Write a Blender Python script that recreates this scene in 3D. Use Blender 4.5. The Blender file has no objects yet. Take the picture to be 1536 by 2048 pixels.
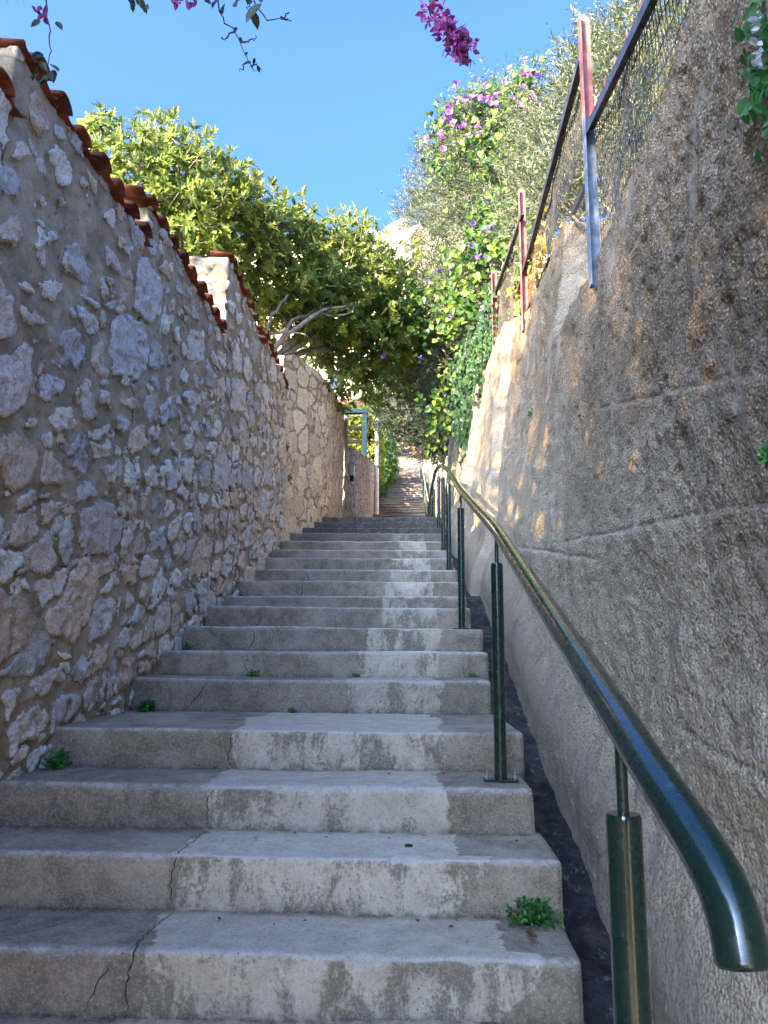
import bpy, math, random
import numpy as np
from mathutils import Matrix
R = math.radians
sc = bpy.context.scene
COL = sc.collection
rng = np.random.default_rng(7)
random.seed(7)

# ------------------------------------------------------------------ noise
def _h(ix, iy, iz, s):
    n = (ix.astype(np.int64) * 374761393 + iy.astype(np.int64) * 668265263 + iz.astype(np.int64) * 2147483647 + s * 1274126177) & 0xFFFFFFFF
    n = ((n ^ (n >> 13)) * 1274126177) & 0xFFFFFFFF
    n = ((n ^ (n >> 16)) * 2246822519) & 0xFFFFFFFF
    return ((n ^ (n >> 15)) & 0xFFFFFF) / float(0xFFFFFF)
def vn(x, y, z=0.0, s=0):
    x, y, z = np.broadcast_arrays(np.asarray(x, float), np.asarray(y, float), np.asarray(z, float))
    ix, iy, iz = np.floor(x), np.floor(y), np.floor(z)
    fx, fy, fz = x - ix, y - iy, z - iz
    fx = fx * fx * (3 - 2 * fx); fy = fy * fy * (3 - 2 * fy); fz = fz * fz * (3 - 2 * fz)
    r = 0
    for a in (0, 1):
        for b in (0, 1):
            for c in (0, 1):
                w = (fx if a else 1 - fx) * (fy if b else 1 - fy) * (fz if c else 1 - fz)
                r = r + w * _h(ix + a, iy + b, iz + c, s)
    return r * 2 - 1
def fbm(x, y, z=0.0, s=0, o=4, g=.5):
    r = 0; a = 1.0; f = 1.0; t = 0
    for i in range(o):
        r = r + a * vn(np.asarray(x) * f, np.asarray(y) * f, np.asarray(z) * f, s + i * 17); t += a; a *= g; f *= 2.03
    return r / t
def sst(a, b, x):
    t = np.clip((x - a) / (b - a), 0, 1); return t * t * (3 - 2 * t)
def voro(u, v, su, sv, s):
    """F1, F2 and the id hash of the nearest jittered cell (distances in cell units)"""
    x = u / su; y = v / sv
    row = np.floor(y)
    f1 = np.full(x.shape, 9.0); f2 = np.full(x.shape, 9.0); cid = np.zeros(x.shape)
    for dj in (-1, 0, 1):
        jy = row + dj
        off = (jy % 2) * .5
        col = np.floor(x - off)
        for di in (-1, 0, 1):
            jx = col + di
            cx = jx + off + .5 + (_h(jx, jy, jx * 0, s) - .5) * .72
            cy = jy + .5 + (_h(jx, jy, jx * 0, s + 1) - .5) * .62
            wt = .85 + .35 * _h(jx, jy, jx * 0, s + 2)
            ax, ay = np.abs(x - cx), np.abs(y - cy)
            d = (ax ** 2.4 + ay ** 2.4) ** (1 / 2.4) * wt
            nc = _h(jx, jy, jx * 0, s + 3)
            m = d < f1
            f2 = np.where(m, f1, np.minimum(f2, d)); cid = np.where(m, nc, cid); f1 = np.where(m, d, f1)
    return f1, f2, cid

# ------------------------------------------------------------------ objects
def link(o, parent=None, local=False):
    COL.objects.link(o)
    if parent is not None:
        o.parent = parent
        if not local and parent.type == 'EMPTY':      # children built in world coordinates keep their place
            o.matrix_parent_inverse = Matrix.Translation(parent.location).inverted()
    return o
def mesh_obj(name, V, F, mat, parent=None, smooth=True, attrs=None, local=False):
    """V (n,3), F: array (m,k) or list of arrays of faces"""
    me = bpy.data.meshes.new(name)
    V = np.asarray(V, np.float32)
    Fs = F if isinstance(F, list) else [F]
    Fs = [np.asarray(f, np.int32) for f in Fs if len(f)]
    me.vertices.add(len(V)); me.vertices.foreach_set('co', V.ravel())
    nl = sum(f.size for f in Fs); npoly = sum(len(f) for f in Fs)
    me.loops.add(nl); me.polygons.add(npoly)
    me.loops.foreach_set('vertex_index', np.concatenate([f.ravel() for f in Fs]))
    tot = np.concatenate([np.full(len(f), f.shape[1], np.int32) for f in Fs])
    st = np.concatenate([[0], np.cumsum(tot)[:-1]]).astype(np.int32)
    me.polygons.foreach_set('loop_start', st)
    me.polygons.foreach_set('use_smooth', np.full(npoly, smooth))
    me.update(calc_edges=True); me.validate()
    for k, a in (attrs or {}).items():
        a = np.asarray(a, np.float32)
        if a.ndim == 1:
            at = me.attributes.new(k, 'FLOAT', 'POINT'); at.data.foreach_set('value', a)
        else:
            at = me.attributes.new(k, 'FLOAT_COLOR', 'POINT')
            if a.shape[1] == 3: a = np.concatenate([a, np.ones((len(a), 1), np.float32)], 1)
            at.data.foreach_set('color', a.ravel())
    if mat: me.materials.append(mat)
    return link(bpy.data.objects.new(name, me), parent, local)
def tag(o, label=None, cat=None, group=None, kind=None):
    if label: o['label'] = label
    if cat: o['category'] = cat
    if group: o['group'] = group
    if kind: o['kind'] = kind
    return o
def empty(name, loc=(0, 0, 0), rz=0, **k):
    o = link(bpy.data.objects.new(name, None)); o.location = loc; o.rotation_euler[2] = rz
    o.empty_display_size = .1
    return tag(o, **k)
class MB:
    def __init__(s): s.V = []; s.F = {}; s.n = 0; s.A = []
    def add(s, V, F, a=0.0):
        V = np.asarray(V, float); F = np.asarray(F, int)
        if len(V) == 0: return
        s.V.append(V); s.F.setdefault(F.shape[1], []).append(F + s.n); s.n += len(V); s.A.append(np.full(len(V), a) if np.isscalar(a) else np.asarray(a))
    def box(s, lo, hi, a=0.0, M=None):
        x0, y0, z0 = lo; x1, y1, z1 = hi
        V = np.array([(x0, y0, z0), (x1, y0, z0), (x1, y1, z0), (x0, y1, z0), (x0, y0, z1), (x1, y0, z1), (x1, y1, z1), (x0, y1, z1)], float)
        if M is not None: V = V @ np.asarray(M).T
        s.add(V, [(0, 3, 2, 1), (4, 5, 6, 7), (0, 1, 5, 4), (1, 2, 6, 5), (2, 3, 7, 6), (3, 0, 4, 7)], a)
    def tube(s, P, r, n=8, a=0.0, cap=True):
        P = np.asarray(P, float); m = len(P); r = np.broadcast_to(np.asarray(r, float), (m,))
        T = np.gradient(P, axis=0); T /= np.linalg.norm(T, axis=1)[:, None] + 1e-12
        up = np.array([0, 0, 1.]) if abs(T[0][2]) < .9 else np.array([1., 0, 0])
        N = np.cross(T[0], up); N /= np.linalg.norm(N)
        V = []; th = np.linspace(0, 2 * math.pi, n, endpoint=False)
        for i in range(m):
            N = N - T[i] * np.dot(N, T[i]); N /= np.linalg.norm(N) + 1e-12
            B = np.cross(T[i], N)
            V.append(P[i] + r[i] * (np.cos(th)[:, None] * N + np.sin(th)[:, None] * B))
        V = np.concatenate(V)
        i = np.arange(m - 1)[:, None] * n; j = np.arange(n)[None, :]; k = (j + 1) % n
        F = np.stack([i + j, i + k, i + n + k, i + n + j], -1).reshape(-1, 4)
        s.add(V, F, a)
        if cap:
            for e, idx in ((0, 0), (1, (m - 1) * n)):
                c = P[0] if e == 0 else P[-1]
                Vc = np.concatenate([V[idx:idx + n], [c]])
                j1 = np.arange(n); k1 = (j1 + 1) % n
                Fc = np.stack([k1, j1, np.full(n, n)] if e == 0 else [j1, k1, np.full(n, n)], -1)
                s.add(Vc, Fc, a)
    def build(s, name, mat, parent=None, smooth=True, attr='rnd', local=False, **at):
        V = np.concatenate(s.V); F = [np.concatenate(f) for f in s.F.values()]
        A = {attr: np.concatenate(s.A)}; A.update(at)
        return mesh_obj(name, V, F, mat, parent, smooth, A, local)
def grid_faces(nr, nc, flip=False):
    i = np.arange(nr - 1)[:, None] * nc; j = np.arange(nc - 1)[None, :]
    F = np.stack([i + j, i + j + 1, i + nc + j + 1, i + nc + j], -1).reshape(-1, 4)
    return F[:, ::-1] if flip else F
def smooth_path(P, n):
    P = np.asarray(P, float); t = np.linspace(0, len(P) - 1, n)
    out = []
    for x in t:
        i = min(int(x), len(P) - 2); f = x - i
        p0 = P[max(i - 1, 0)]; p1 = P[i]; p2 = P[i + 1]; p3 = P[min(i + 2, len(P) - 1)]
        out.append(.5 * ((2 * p1) + (-p0 + p2) * f + (2 * p0 - 5 * p1 + 4 * p2 - p3) * f * f + (-p0 + 3 * p1 - 3 * p2 + p3) * f ** 3))
    return np.array(out)

# ------------------------------------------------------------------ materials
class NT:
    def __init__(s, name):
        s.m = bpy.data.materials.new(name); s.m.use_nodes = True
        s.t = s.m.node_tree; s.t.nodes.clear()
        s.out = s.t.nodes.new('ShaderNodeOutputMaterial')
        g = s.new('ShaderNodeNewGeometry'); s.pos = g.outputs['Position']; s.nor = g.outputs['Normal']; s.geo = g
    def new(s, t, **k):
        n = s.t.nodes.new(t)
        for a, b in k.items(): setattr(n, a, b)
        return n
    def L(s, a, b):
        s.t.links.new(a, b)
    def put(s, inp, v):
        if isinstance(v, bpy.types.NodeSocket): s.L(v, inp)
        elif isinstance(v, (tuple, list)) and len(v) == 3 and inp.type == 'RGBA': inp.default_value = (*v, 1)
        else: inp.default_value = v
    def sc_(s, v, k):
        n = s.new('ShaderNodeVectorMath', operation='MULTIPLY'); s.put(n.inputs[0], v); n.inputs[1].default_value = k if isinstance(k, tuple) else (k, k, k); return n.outputs[0]
    def noise(s, scale, detail=4, rough=.55, vec=None, dist=0):
        n = s.new('ShaderNodeTexNoise'); s.L(vec or s.pos, n.inputs['Vector'])
        n.inputs['Scale'].default_value = scale; n.inputs['Detail'].default_value = detail; n.inputs['Roughness'].default_value = rough; n.inputs['Distortion'].default_value = dist
        return n.outputs['Fac']
    def vor(s, scale, vec=None, feat='F1', out='Distance'):
        n = s.new('ShaderNodeTexVoronoi', feature=feat); s.L(vec or s.pos, n.inputs['Vector']); n.inputs['Scale'].default_value = scale
        return n.outputs[out]
    def math(s, op, a, b=None, c=None, clamp=False):
        n = s.new('ShaderNodeMath', operation=op); n.use_clamp = clamp
        s.put(n.inputs[0], a)
        if b is not None: s.put(n.inputs[1], b)
        if c is not None: s.put(n.inputs[2], c)
        return n.outputs[0]
    def ss(s, v, a, b, lo=0.0, hi=1.0):
        n = s.new('ShaderNodeMapRange', interpolation_type='SMOOTHSTEP'); s.put(n.inputs['Value'], v)
        n.inputs['From Min'].default_value = a; n.inputs['From Max'].default_value = b
        n.inputs['To Min'].default_value = lo; n.inputs['To Max'].default_value = hi
        return n.outputs['Result']
    def mix(s, f, a, b, mode='MIX'):
        n = s.new('ShaderNodeMix', data_type='RGBA', blend_type=mode); s.put(n.inputs[0], f); s.put(n.inputs[6], a); s.put(n.inputs[7], b)
        return n.outputs[2]
    def ramp(s, f, stops, interp='LINEAR'):
        n = s.new('ShaderNodeValToRGB'); s.put(n.inputs[0], f); cr = n.color_ramp; cr.interpolation = interp
        while len(cr.elements) < len(stops): cr.elements.new(.5)
        for e, (p, c) in zip(cr.elements, stops): e.position = p; e.color = (*c, 1)
        return n.outputs[0]
    def attr(s, name, out='Fac'):
        n = s.new('ShaderNodeAttribute', attribute_name=name); return n.outputs[out]
    def sep(s, v):
        n = s.new('ShaderNodeSeparateXYZ'); s.put(n.inputs[0], v); return n.outputs
    def addv(s, v, f, k):
        m_ = s.new('ShaderNodeVectorMath', operation='SCALE'); m_.inputs[0].default_value = (1, .7, 1.3); s.put(m_.inputs['Scale'], s.math('MULTIPLY', f, k))
        n = s.new('ShaderNodeVectorMath', operation='ADD'); s.put(n.inputs[0], v); s.L(m_.outputs[0], n.inputs[1]); return n.outputs[0]
    def bump(s, h, strength=.5, dist=.01, normal=None):
        n = s.new('ShaderNodeBump'); s.put(n.inputs['Height'], h); n.inputs['Strength'].default_value = strength; n.inputs['Distance'].default_value = dist
        if normal is not None: s.L(normal, n.inputs['Normal'])
        return n.outputs[0]
    def bsdf(s, color, rough=.9, normal=None, spec=.3, metal=0, coat=0, trans=0):
        b = s.new('ShaderNodeBsdfPrincipled')
        s.put(b.inputs['Base Color'], color); s.put(b.inputs['Roughness'], rough); b.inputs['Specular IOR Level'].default_value = spec
        b.inputs['Metallic'].default_value = metal; b.inputs['Coat Weight'].default_value = coat; b.inputs['Coat Roughness'].default_value = .05
        if normal is not None: s.L(normal, b.inputs['Normal'])
        o = b.outputs[0]
        if trans:
            t = s.new('ShaderNodeBsdfTranslucent'); s.put(t.inputs[0], color)
            mx = s.new('ShaderNodeMixShader'); mx.inputs[0].default_value = trans; s.L(o, mx.inputs[1]); s.L(t.outputs[0], mx.inputs[2]); o = mx.outputs[0]
        s.L(o, s.out.inputs[0]); return s.m

def m_concrete():
    n = NT('weathered_step_concrete')
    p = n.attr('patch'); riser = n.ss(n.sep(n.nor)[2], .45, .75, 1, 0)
    f = n.math('ADD', p, n.math('MULTIPLY', n.math('SUBTRACT', n.noise(26, 5), .5), .06))
    newm = n.ss(f, -.004, .006)
    big = n.noise(3.1, 5, .6); med = n.noise(13, 6, .65); fine = n.noise(120, 4, .7)
    old = n.mix(n.ss(med, .3, .7), (.17, .138, .088), (.34, .28, .195))
    old = n.mix(n.ss(big, .42, .68), old, (.41, .345, .25))
    new = n.mix(n.ss(med, .32, .7), (.50, .43, .31), (.66, .58, .44))
    sv = n.sc_(n.pos, (1.0, 1.0, .45))
    st = n.math('ADD', n.math('MULTIPLY', n.noise(13, 8, .78, n.addv(sv, n.attr('tint'), 3.0), .5), .72), n.math('MULTIPLY', n.noise(85, 4, .7), .28))
    st2 = n.noise(3.2, 3, .5, n.addv(n.pos, n.attr('tint'), 7.0))
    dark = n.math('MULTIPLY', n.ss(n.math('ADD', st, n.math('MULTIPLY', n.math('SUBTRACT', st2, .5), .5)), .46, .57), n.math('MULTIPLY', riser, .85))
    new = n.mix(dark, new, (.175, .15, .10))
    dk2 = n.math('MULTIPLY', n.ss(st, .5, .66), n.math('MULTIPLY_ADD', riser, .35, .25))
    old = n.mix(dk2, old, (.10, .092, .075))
    c = n.mix(newm, old, new)
    c = n.mix(n.math('MULTIPLY', n.attr('tint'), .38), c, (.15, .125, .09))
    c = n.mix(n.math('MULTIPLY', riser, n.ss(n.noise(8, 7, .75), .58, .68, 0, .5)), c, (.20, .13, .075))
    # worn pale nosing and the black staining of the top flight
    c = n.mix(n.math('MULTIPLY', n.attr('edge'), n.ss(n.noise(30, 4), .35, .6, .15, .8)), c, (.52, .50, .45))
    c = n.mix(n.math('MULTIPLY', n.attr('soot'), n.ss(med, .25, .6, .55, 1)), c, (.045, .042, .04))
    c = n.mix(n.math('MULTIPLY', n.attr('dirt'), n.ss(n.noise(22, 4), .35, .6, .2, .9)), c, (.07, .055, .04))
    c = n.mix(n.ss(fine, .45, .65, 0, .38), c, n.mix(.55, c, (.72, .66, .55)))
    c = n.mix(n.ss(n.noise(75, 6, .75), .50, .36, 0, .45), c, n.mix(.6, c, (.05, .042, .03)))
    sp = n.vor(230); c = n.mix(n.ss(sp, .25, .12, 0, .55), c, (.05, .045, .04))
    pit = n.ss(n.vor(38), .13, .06)
    pitm = n.math('MULTIPLY', pit, n.ss(n.noise(9, 2), .5, .6))
    c = n.mix(n.math('MULTIPLY', pitm, .75), c, (.04, .035, .03))
    h = n.math('ADD', n.math('MULTIPLY', n.noise(70, 6, .7), 1.0), n.math('MULTIPLY', n.noise(240, 3, .7), .6))
    h = n.math('SUBTRACT', h, n.math('MULTIPLY', pitm, 1.2))
    return n.bsdf(c, .93, n.bump(h, .55, .006), .2)
def m_rubble(name='rubble_stone_and_mortar', warm=0.0):
    n = NT(name)
    c = n.attr('Col', 'Color'); k = n.attr('stone')
    k2 = n.ss(n.math('ADD', k, n.math('MULTIPLY', n.math('SUBTRACT', n.noise(45, 4, .65), .5), .55)), .38, .58)
    mort = n.mix(n.ss(n.noise(6, 5, .6), .35, .65), (.27, .22, .145), (.44, .37, .26))
    mort = n.mix(n.ss(n.noise(90, 3), .5, .75, 0, .5), mort, (.55, .46, .33))
    if warm == 1: mort = n.mix(.6, mort, (.36, .29, .2))
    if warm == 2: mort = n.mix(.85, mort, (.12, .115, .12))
    lich = n.noise(19, 7, .7, None, .6)
    st = n.mix(n.ss(lich, .30, .47, .7, 0), c, (.17, .155, .135))
    st = n.mix(n.ss(n.noise(30, 6, .7), .48, .68, 0, .6), st, (.76, .72, .65))
    st = n.mix(n.ss(n.noise(11, 3), .56, .7, 0, .35), st, (.48, .36, .24))
    fis = n.math('ABSOLUTE', n.math('SUBTRACT', n.noise(12, 7, .7, None, 1.2), .5))
    st = n.mix(n.ss(fis, .022, .002, 0, .65), st, (.10, .085, .07))
    st = n.mix(n.ss(n.noise(110, 5, .75), .50, .36, 0, .55), st, n.mix(.6, st, (.12, .11, .10)))
    mort = n.mix(n.ss(n.noise(140, 5, .75), .48, .34, 0, .6), mort, (.09, .07, .05))
    edge_ = n.math('MULTIPLY', n.ss(k2, 0, .5), n.ss(k2, 1, .5))
    c2 = n.mix(k2, mort, st); c2 = n.mix(n.math('MULTIPLY', edge_, .7), c2, (.09, .075, .06))
    h = n.math('ADD', n.math('MULTIPLY', n.noise(38, 8, .68, None, .8), n.ss(k2, 0, 1, .55, 1.3)), n.math('MULTIPLY', n.noise(120, 5, .75), .55))
    h = n.math('ADD', h, n.math('MULTIPLY', k2, .35))
    return n.bsdf(c2, .92, n.bump(h, .85, .014), .2)
def m_aggregate():
    n = NT('rough_aggregate_concrete')
    tone = n.attr('tone')   # 0 brown upper, 1 paler lower; end faces lifted to carry their light
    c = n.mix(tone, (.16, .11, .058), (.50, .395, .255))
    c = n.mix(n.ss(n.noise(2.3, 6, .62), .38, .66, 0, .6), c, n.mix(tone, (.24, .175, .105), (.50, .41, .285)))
    c = n.mix(n.ss(n.noise(6.5, 7, .7, None, .5), .55, .7, 0, .62), c, (.085, .066, .048))
    strk = n.noise(7, 5, .6, n.sc_(n.pos, (1, 1, .14)))
    c = n.mix(n.ss(strk, .52, .66, 0, .22), c, (.10, .078, .055))
    c = n.mix(n.ss(strk, .44, .32, 0, .15), c, (.46, .39, .29))
    sm = n.attr('smooth')
    v = n.vor(105); v2 = n.vor(62, n.sc_(n.pos, (1, 1, 1.25)))
    vc = n.vor(105, None, 'F1', 'Color'); vv = n.sep(vc)
    peb = n.math('MULTIPLY', n.ss(v, .55, .25), n.math('SUBTRACT', 1.0, sm, None, True))
    pc = n.mix(vv[0], (.20, .155, .105), (.50, .42, .31))
    c = n.mix(n.math('MULTIPLY', peb, n.ss(vv[1], .45, .75, .12, .75)), c, pc)
    c = n.mix(n.math('MULTIPLY', n.ss(v, .5, .75), .45), c, (.06, .047, .035))
    c = n.mix(n.math('MULTIPLY', sm, .7), c, (.25, .205, .15))
    c = n.mix(n.math('MULTIPLY', n.attr('groove'), .55), c, (.06, .047, .032))
    c = n.mix(n.ss(n.noise(14, 6, .7), .6, .72, 0, .5), c, (.33, .29, .235))
    h = n.math('SUBTRACT', n.math('MULTIPLY', n.noise(48, 6, .7), 1.1), n.math('MULTIPLY', n.math('MULTIPLY', v, n.math('SUBTRACT', 1.0, sm, None, True)), 1.0))
    h = n.math('SUBTRACT', h, n.math('MULTIPLY', v2, .45))
    return n.bsdf(c, .94, n.bump(h, .7, .009), .18)
def m_simple(name, c1, c2, scale=20, rough=.8, bump=.3, bd=.004, spec=.3, **k):
    n = NT(name)
    c = n.mix(n.ss(n.noise(scale, 5, .6), .35, .65), c1, c2)
    return n.bsdf(c, rough, n.bump(n.noise(scale * 4, 5, .65), bump, bd), spec, **k)
def m_leaf(name, stops, trans=.35, rough=.5, spec=.4):
    n = NT(name)
    c = n.ramp(n.attr('rnd'), stops)
    bk = n.geo.outputs['Backfacing']
    c = n.mix(n.math('MULTIPLY', bk, .35), c, n.mix(.5, c, (.34, .38, .26)))
    c = n.mix(n.ss(n.noise(30, 3), .3, .7, 0, .35), c, n.mix(.5, c, (.02, .03, .01)))
    return n.bsdf(c, rough, None, spec, trans=trans)
def m_green_paint():
    n = NT('dark_green_gloss_paint')
    c = n.mix(n.ss(n.noise(60, 5, .7), .63, .69, 0, .6), (.002, .021, .015), (.06, .085, .07))
    r = n.ss(n.noise(35, 6, .7), .35, .7, .14, .42)
    return n.bsdf(c, r, n.bump(n.noise(90, 4, .6), .12, .002), .5, coat=.6)
M = {}
M['conc'] = m_concrete()
M['rubble'] = m_rubble()
M['rubble2'] = m_rubble('tan_stone_and_mortar', 1)
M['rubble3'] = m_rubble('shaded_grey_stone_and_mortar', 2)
M['agg'] = m_aggregate()
def m_tile():
    n = NT('terracotta_tile')
    c = n.mix(n.attr('rnd'), (.13, .034, .018), (.27, .085, .042))
    c = n.mix(n.ss(n.noise(15, 7, .7), .45, .65, 0, .7), c, (.12, .055, .035))
    c = n.mix(n.ss(n.noise(32, 6, .75), .60, .68, 0, .7), c, (.34, .30, .24))
    return n.bsdf(c, .85, n.bump(n.noise(60, 7, .7), .6, .004), .15)
M['tile'] = m_tile()
M['paint'] = m_green_paint()
M['bolt'] = m_simple('galvanised_bolt', (.35, .36, .37), (.5, .5, .5), 60, .4, .2, .001, metal=.8)
def m_gutter():
    n = NT('blackened_gutter_mortar')
    c = n.mix(n.ss(n.noise(7, 6, .65), .35, .65), (.008, .008, .009), (.045, .042, .040))
    c = n.mix(n.ss(n.noise(24, 7, .72, n.sc_(n.pos, (1.2, .6, 1))), .57, .63, 0, .75), c, (.17, .16, .15))
    c = n.mix(n.ss(n.noise(5, 4), .56, .64, 0, .5), c, (.10, .085, .065))
    return n.bsdf(c, n.ss(n.noise(12, 4), .4, .6, .35, .8), n.bump(n.noise(26, 8, .7), 1, .03), .4)
M['gutter'] = m_gutter()
def m_post():
    n = NT('red_primer_over_grey_steel')
    k = n.math('ADD', n.attr('red'), n.math('MULTIPLY', n.math('SUBTRACT', n.noise(9, 6, .7, n.sc_(n.pos, (2, 2, .6))), .5), 1.3))
    g = n.mix(n.ss(n.noise(18, 5), .35, .65), (.09, .11, .13), (.17, .19, .215))
    r = n.mix(n.ss(n.noise(14, 5), .35, .65), (.22, .055, .04), (.33, .13, .10))
    return n.bsdf(n.mix(n.ss(k, .4, .62), g, r), .6, n.bump(n.noise(60, 5), .3, .003), .4)
M['post'] = m_post()
M['crack'] = m_simple('dark_crack_line', (.018, .016, .013), (.05, .045, .035), 60, 1, .2, .002)  # plain dark colour for the crack ribbons and the round spot
M['grey_steel'] = m_simple('grey_painted_angle_steel', (.13, .155, .18), (.24, .27, .30), 18, .55, .25, .002, .4)
M['red_steel'] = m_simple('red_primer_steel', (.30, .085, .06), (.42, .17, .13), 16, .7, .25, .002)
M['dark_steel'] = m_simple('dark_rail_steel', (.022, .022, .026), (.06, .06, .065), 22, .45, .25, .002, .5)
M['wire'] = m_simple('rusty_wire', (.035, .032, .028), (.10, .075, .05), 30, .7, .1, .001, .4)
M['rustwire'] = m_simple('orange_rusty_wire', (.13, .06, .025), (.20, .10, .045), 30, .8, .1, .001)
M['bark'] = m_simple('fig_bark', (.20, .17, .13), (.36, .32, .26), 16, .9, .6, .008)
M['obark'] = m_simple('olive_bark', (.12, .105, .085), (.25, .22, .18), 16, .9, .7, .01)
M['stem'] = m_simple('vine_stem', (.06, .045, .03), (.13, .09, .06), 40, .8, .3, .002)
M['fig'] = m_leaf('fig_leaf', [(0, (.05, .085, .018)), (.3, (.13, .19, .032)), (.7, (.28, .34, .05)), (1, (.46, .45, .09))], .5, .5, .25)
M['olive'] = m_leaf('olive_leaf', [(0, (.022, .034, .018)), (.4, (.062, .082, .04)), (.8, (.155, .18, .075)), (1, (.30, .29, .11))], .28, .5)
M['olive_shade'] = m_leaf('shade_tinted_olive_leaf', [(0, (.006, .011, .007)), (.6, (.018, .027, .018)), (1, (.045, .06, .035))], .1, .7, .05)  # olive leaf darkened to hold this crown's shade in its colour
M['glory'] = m_leaf('morning_glory_leaf', [(0, (.02, .06, .010)), (.5, (.06, .145, .018)), (1, (.20, .29, .035))], .42, .45)
M['ivy'] = m_leaf('ivy_leaf', [(0, (.012, .035, .014)), (.6, (.035, .085, .03)), (1, (.10, .17, .04))], .3, .4)
M['ivyr'] = m_leaf('yellowing_creeper_leaf', [(0, (.10, .17, .02)), (.5, (.26, .30, .03)), (.85, (.42, .30, .03)), (1, (.45, .14, .03))], .42, .5)
M['bleaf'] = m_leaf('bougainvillea_leaf', [(0, (.012, .03, .014)), (.6, (.03, .065, .025)), (1, (.07, .12, .03))], .3, .45)
M['bract'] = m_leaf('magenta_bract', [(0, (.20, .025, .15)), (.5, (.42, .06, .30)), (1, (.62, .15, .45))], .4, .6, .2)
M['purple'] = m_leaf('purple_petal', [(0, (.13, .06, .55)), (.5, (.32, .10, .62)), (1, (.62, .16, .55))], .4, .6, .2)
M['needle'] = m_leaf('pine_needle', [(0, (.03, .05, .025)), (1, (.09, .13, .05))], .15, .5)
M['weed'] = m_leaf('weed_leaf', [(0, (.02, .09, .014)), (.6, (.05, .20, .03)), (1, (.12, .32, .06))], .35, .5)
M['litter'] = m_leaf('dry_litter', [(0, (.09, .04, .02)), (.6, (.2, .10, .05)), (1, (.42, .3, .16))], .1, .9, .1)
M['white'] = m_simple('white_lamp_post_paint', (.62, .61, .58), (.74, .73, .70), 8, .5, .1, .002)
M['cream'] = m_simple('cream_render', (.46, .38, .27), (.60, .50, .37), 1.2, .9, .2, .01)
M['palestone'] = m_simple('pale_dressed_stone', (.27, .23, .17), (.40, .34, .26), 5, .9, .5, .01)
M['bluesteel'] = m_simple('blue_grey_pergola_paint', (.010, .021, .029), (.018, .033, .043), 10, .8, .15, .002, .05)
M['darkwood'] = m_simple('dark_beam', (.008, .008, .008), (.02, .019, .017), 10, .8, .3, .004, .05)
M['glassd'] = m_simple('dark_window_glass', (.02, .025, .03), (.04, .045, .05), 3, .1, .02, .001, .5)
M['plastic'] = m_simple('pale_letter_box_paint', (.55, .6, .66), (.65, .7, .75), 10, .4, .05, .001)
def m_ground():
    n = NT('dry_hillside_ground')
    s = n.noise(.35, 8, .65); s2 = n.noise(.09, 5, .6)
    rock = n.mix(n.ss(s, .35, .6), (.50, .42, .29), (.70, .62, .47))
    green = n.mix(n.ss(n.noise(1.2, 5), .4, .6), (.06, .075, .03), (.15, .16, .06))
    up = n.ss(n.sep(n.pos)[1], 55, 80)
    soil = n.mix(n.ss(n.noise(3, 5), .4, .6), (.12, .09, .05), (.10, .11, .04))
    c = n.mix(n.ss(n.math('ADD', n.noise(.5, 7, .7), n.math('MULTIPLY', s2, .5)), .74, .82), rock, green)
    c = n.mix(up, soil, c)
    return n.bsdf(c, .95, n.bump(n.noise(.9, 9, .7), 1, .8), .1)
M['ground'] = m_ground()

# ------------------------------------------------------------------ stair layout (eye level is z = 0, metres)
ND = [-.1, .25, .58, .90, 1.21, 1.52, 1.84, 2.14, 2.45, 2.78, 3.15, 4.08, 4.48, 4.90, 5.44, 5.95, 6.45, 7.04, 7.50, 7.95, 8.45, 8.95, 9.40, 9.85, 10.30]
NZ = [-1.86, -1.70, -1.54, -1.385, -1.23, -1.075, -.92, -.765, -.606, -.455, -.304, -.135, .01, .161, .325, .44, .60, .765, .93, 1.07, 1.237, 1.405, 1.546, 1.70, 1.84]
I0 = 6     # index of the tread at 1.84 m
XR = [.45, .45, .45, .45, .45, .46, .455, .445, .46, .43, .455, .425, .45, .47, .435, .44, .45, .44, .43, .44, .42, .42, .41, .40, .385]
PL = [-.72, -.72, -.72, -.72, -.72, -.72, -.74, -.715, -.705, -.70, -.72, -.31, -.30, -.27, -.20, -.2, -.18, -.16, -.15, -.15, -.15, -.2, -.4, 9, 9]
PR = [.2, .2, .2, .2, .2, .2, .2, .215, .13, .12, .134, .147, .16, .19, .19, .19, .2, .2, .2, .19, .19, .19, .1, 9, 9]
def floor_z(y):
    return np.interp(y, [-3, -.1] + ND[1:] + [15, 62], [-1.95, -1.86] + NZ[1:] + [1.84, 17.8])
def slope_z(y):
    return np.interp(y, [-3, 2.14, 10.3, 15, 62], [-2.3, -.765, 1.84, 1.9, 17.8])

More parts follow.
